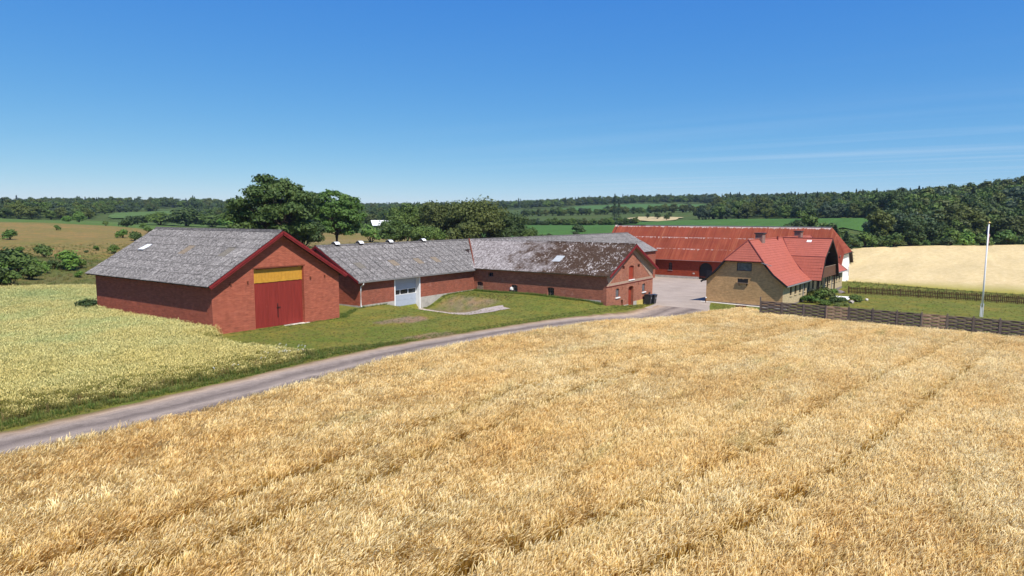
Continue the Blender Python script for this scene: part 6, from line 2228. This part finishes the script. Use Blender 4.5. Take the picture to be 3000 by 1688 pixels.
strip([(36.05, 41.5), (36.5, 41.5), (36.5, 58), (36.05, 58)], 0.25, 43, .3, 1.0, [0, 1])
strip([(48.9, 43.7), (57.2, 43.7), (57.2, 44.25), (48.9, 44.25)], 0.2, 44, .25, .7, [0, 1])
strip([(58, 27.3), (66, 27.0), (66, 27.85), (58, 27.85)], 0.25, 45, .15, .5, [0, 1])
strip([(56.9, 28.2), (57.55, 28.2), (57.55, 44), (56.7, 44)], 0.16, 34, .3, .9, [0])
strip([(36.1, 41.2), (40, 43.9), (44.3, 43.9), (44.3, 44.2), (40.2, 44.2), (36.1, 42.5)], 0.2, 36, .3, .8, [0])
strip([(26, 41.3), (36, 41.3), (36, 41.75), (26, 41.75)], 0.22, 37, .15, .45, [0, 1])
strip([(63, 17.8), (68.5, 20.6), (74.6, 22.8), (75.0, 15.5), (66, 15.6), (65.9, 17.4)], 0.34, 38, .12, .35, [0, 1])
strip([(62.3, 14), (75, 14.5), (92, 9), (96.8, 11), (96.8, -16), (62.3, -16)], 0.8, 39, .15, .4, [0, 1, 2])
strip([(97.3, 12), (112, 13.4), (113, 1), (111.5, -18), (97.3, -18)], 0.8, 40, .4, 1.2, [0, 2])
strip([(52.0, 36), (55.3, 37), (55.6, 43), (50.5, 43.6), (52.6, 40.5)], 0.4, 41, .15, .6, [0, 1, 2])
a, b = crop_points(MEADOW_BACK, 0.8, 35, (-20, 110, 70, 130))
q = np.random.default_rng(36)
kk = q.random(len(a)) > sstep(82, 128, np.hypot(a - 30, b - 20) + 0 * a)
a, b = a[kk], b[kk]
addg(a, b, q.uniform(0.5, 1.2, len(a)), q.choice([2, 1, 1, 0], len(a)))
q2 = np.random.default_rng(77)
fx_ = np.r_[q2.uniform(22.0, 25.2, 12), q2.uniform(18, 22, 3)]
fy_ = np.r_[q2.uniform(31.0, 34.0, 12), q2.uniform(30.7, 32.0, 3)]
addg(fx_, fy_, q2.uniform(.7, 1.0, 15), np.full(15, 3))
x, y, s_, i_ = map(np.concatenate, (GX, GY, GS, GI))
ok = ~(inside(YARD, x, y))
x, y, s_, i_ = x[ok], y[ok], s_[ok], i_[ok]
gm = grass_mat('green_grass', (0.050, 0.085, 0.016), (0.105, 0.165, 0.032), (0.19, 0.23, 0.060))
gd = grass_mat('yellowing_grass', (0.075, 0.085, 0.020), (0.155, 0.16, 0.044), (0.28, 0.25, 0.10))
gy = grass_mat('dry_grass', (0.09, 0.075, 0.024), (0.22, 0.165, 0.066), (0.36, 0.27, 0.13))
def umbel(seed):
    r_ = np.random.default_rng(seed)
    S = []
    for _ in range(3):
        c = np.array([r_.normal() * .12, r_.normal() * .12, .62 + r_.normal() * .06])
        for a in np.arange(0, 3.1, 0.6):
            d = np.array([math.cos(a), math.sin(a), 0]) * 0.04
            w = np.array([-math.sin(a), math.cos(a), 0]) * 0.018
            S.append([(c - d, w, 0), (c + [0, 0, .012], w, .5), (c + d, w, 1)])
    return S
gc = hidden_collection('grass_source', [strip_mesh('grass_tuft', tuft(200, 20, 0.30, 0.16), gm), strip_mesh('grass_tuft', tuft(201, 18, 0.28, 0.16), gd), strip_mesh('grass_tuft', tuft(202, 18, 0.34, 0.18), gy), strip_mesh('umbel', umbel(5), M['white'])])
n = len(x)
instancer('grass', np.c_[x, y, gz(x, y)], np.c_[np.zeros((n, 2)), q.random(n) * 6.28], np.c_[s_ ** .5 * .9, s_ ** .5 * .9, s_], i_, gc, 'grass of the verges, lawn edges and meadow')

# ------------------------------------------------------------------ summer haze
mb = MB()
mb.box(-1500, 2300, -1500, 2300, -9, 62)
hz = mb.mesh('haze', [])
hm = bpy.data.materials.new('thin_summer_haze')
hm.use_nodes = True
for nd in list(hm.node_tree.nodes):
    if nd.type == 'BSDF_PRINCIPLED':
        hm.node_tree.nodes.remove(nd)
pv = hm.node_tree.nodes.new('ShaderNodeVolumePrincipled')
pv.inputs['Color'].default_value = (0.62, 0.78, 1.0, 1)
pv.inputs['Density'].default_value = 0.0001
pv.inputs['Anisotropy'].default_value = 0.1
hm.node_tree.links.new(pv.outputs[0], hm.node_tree.nodes['Material Output'].inputs['Volume'])
hz.materials.append(hm)
tag(link('haze', hz), 'thin bluish summer haze over the far hills', kind='stuff')
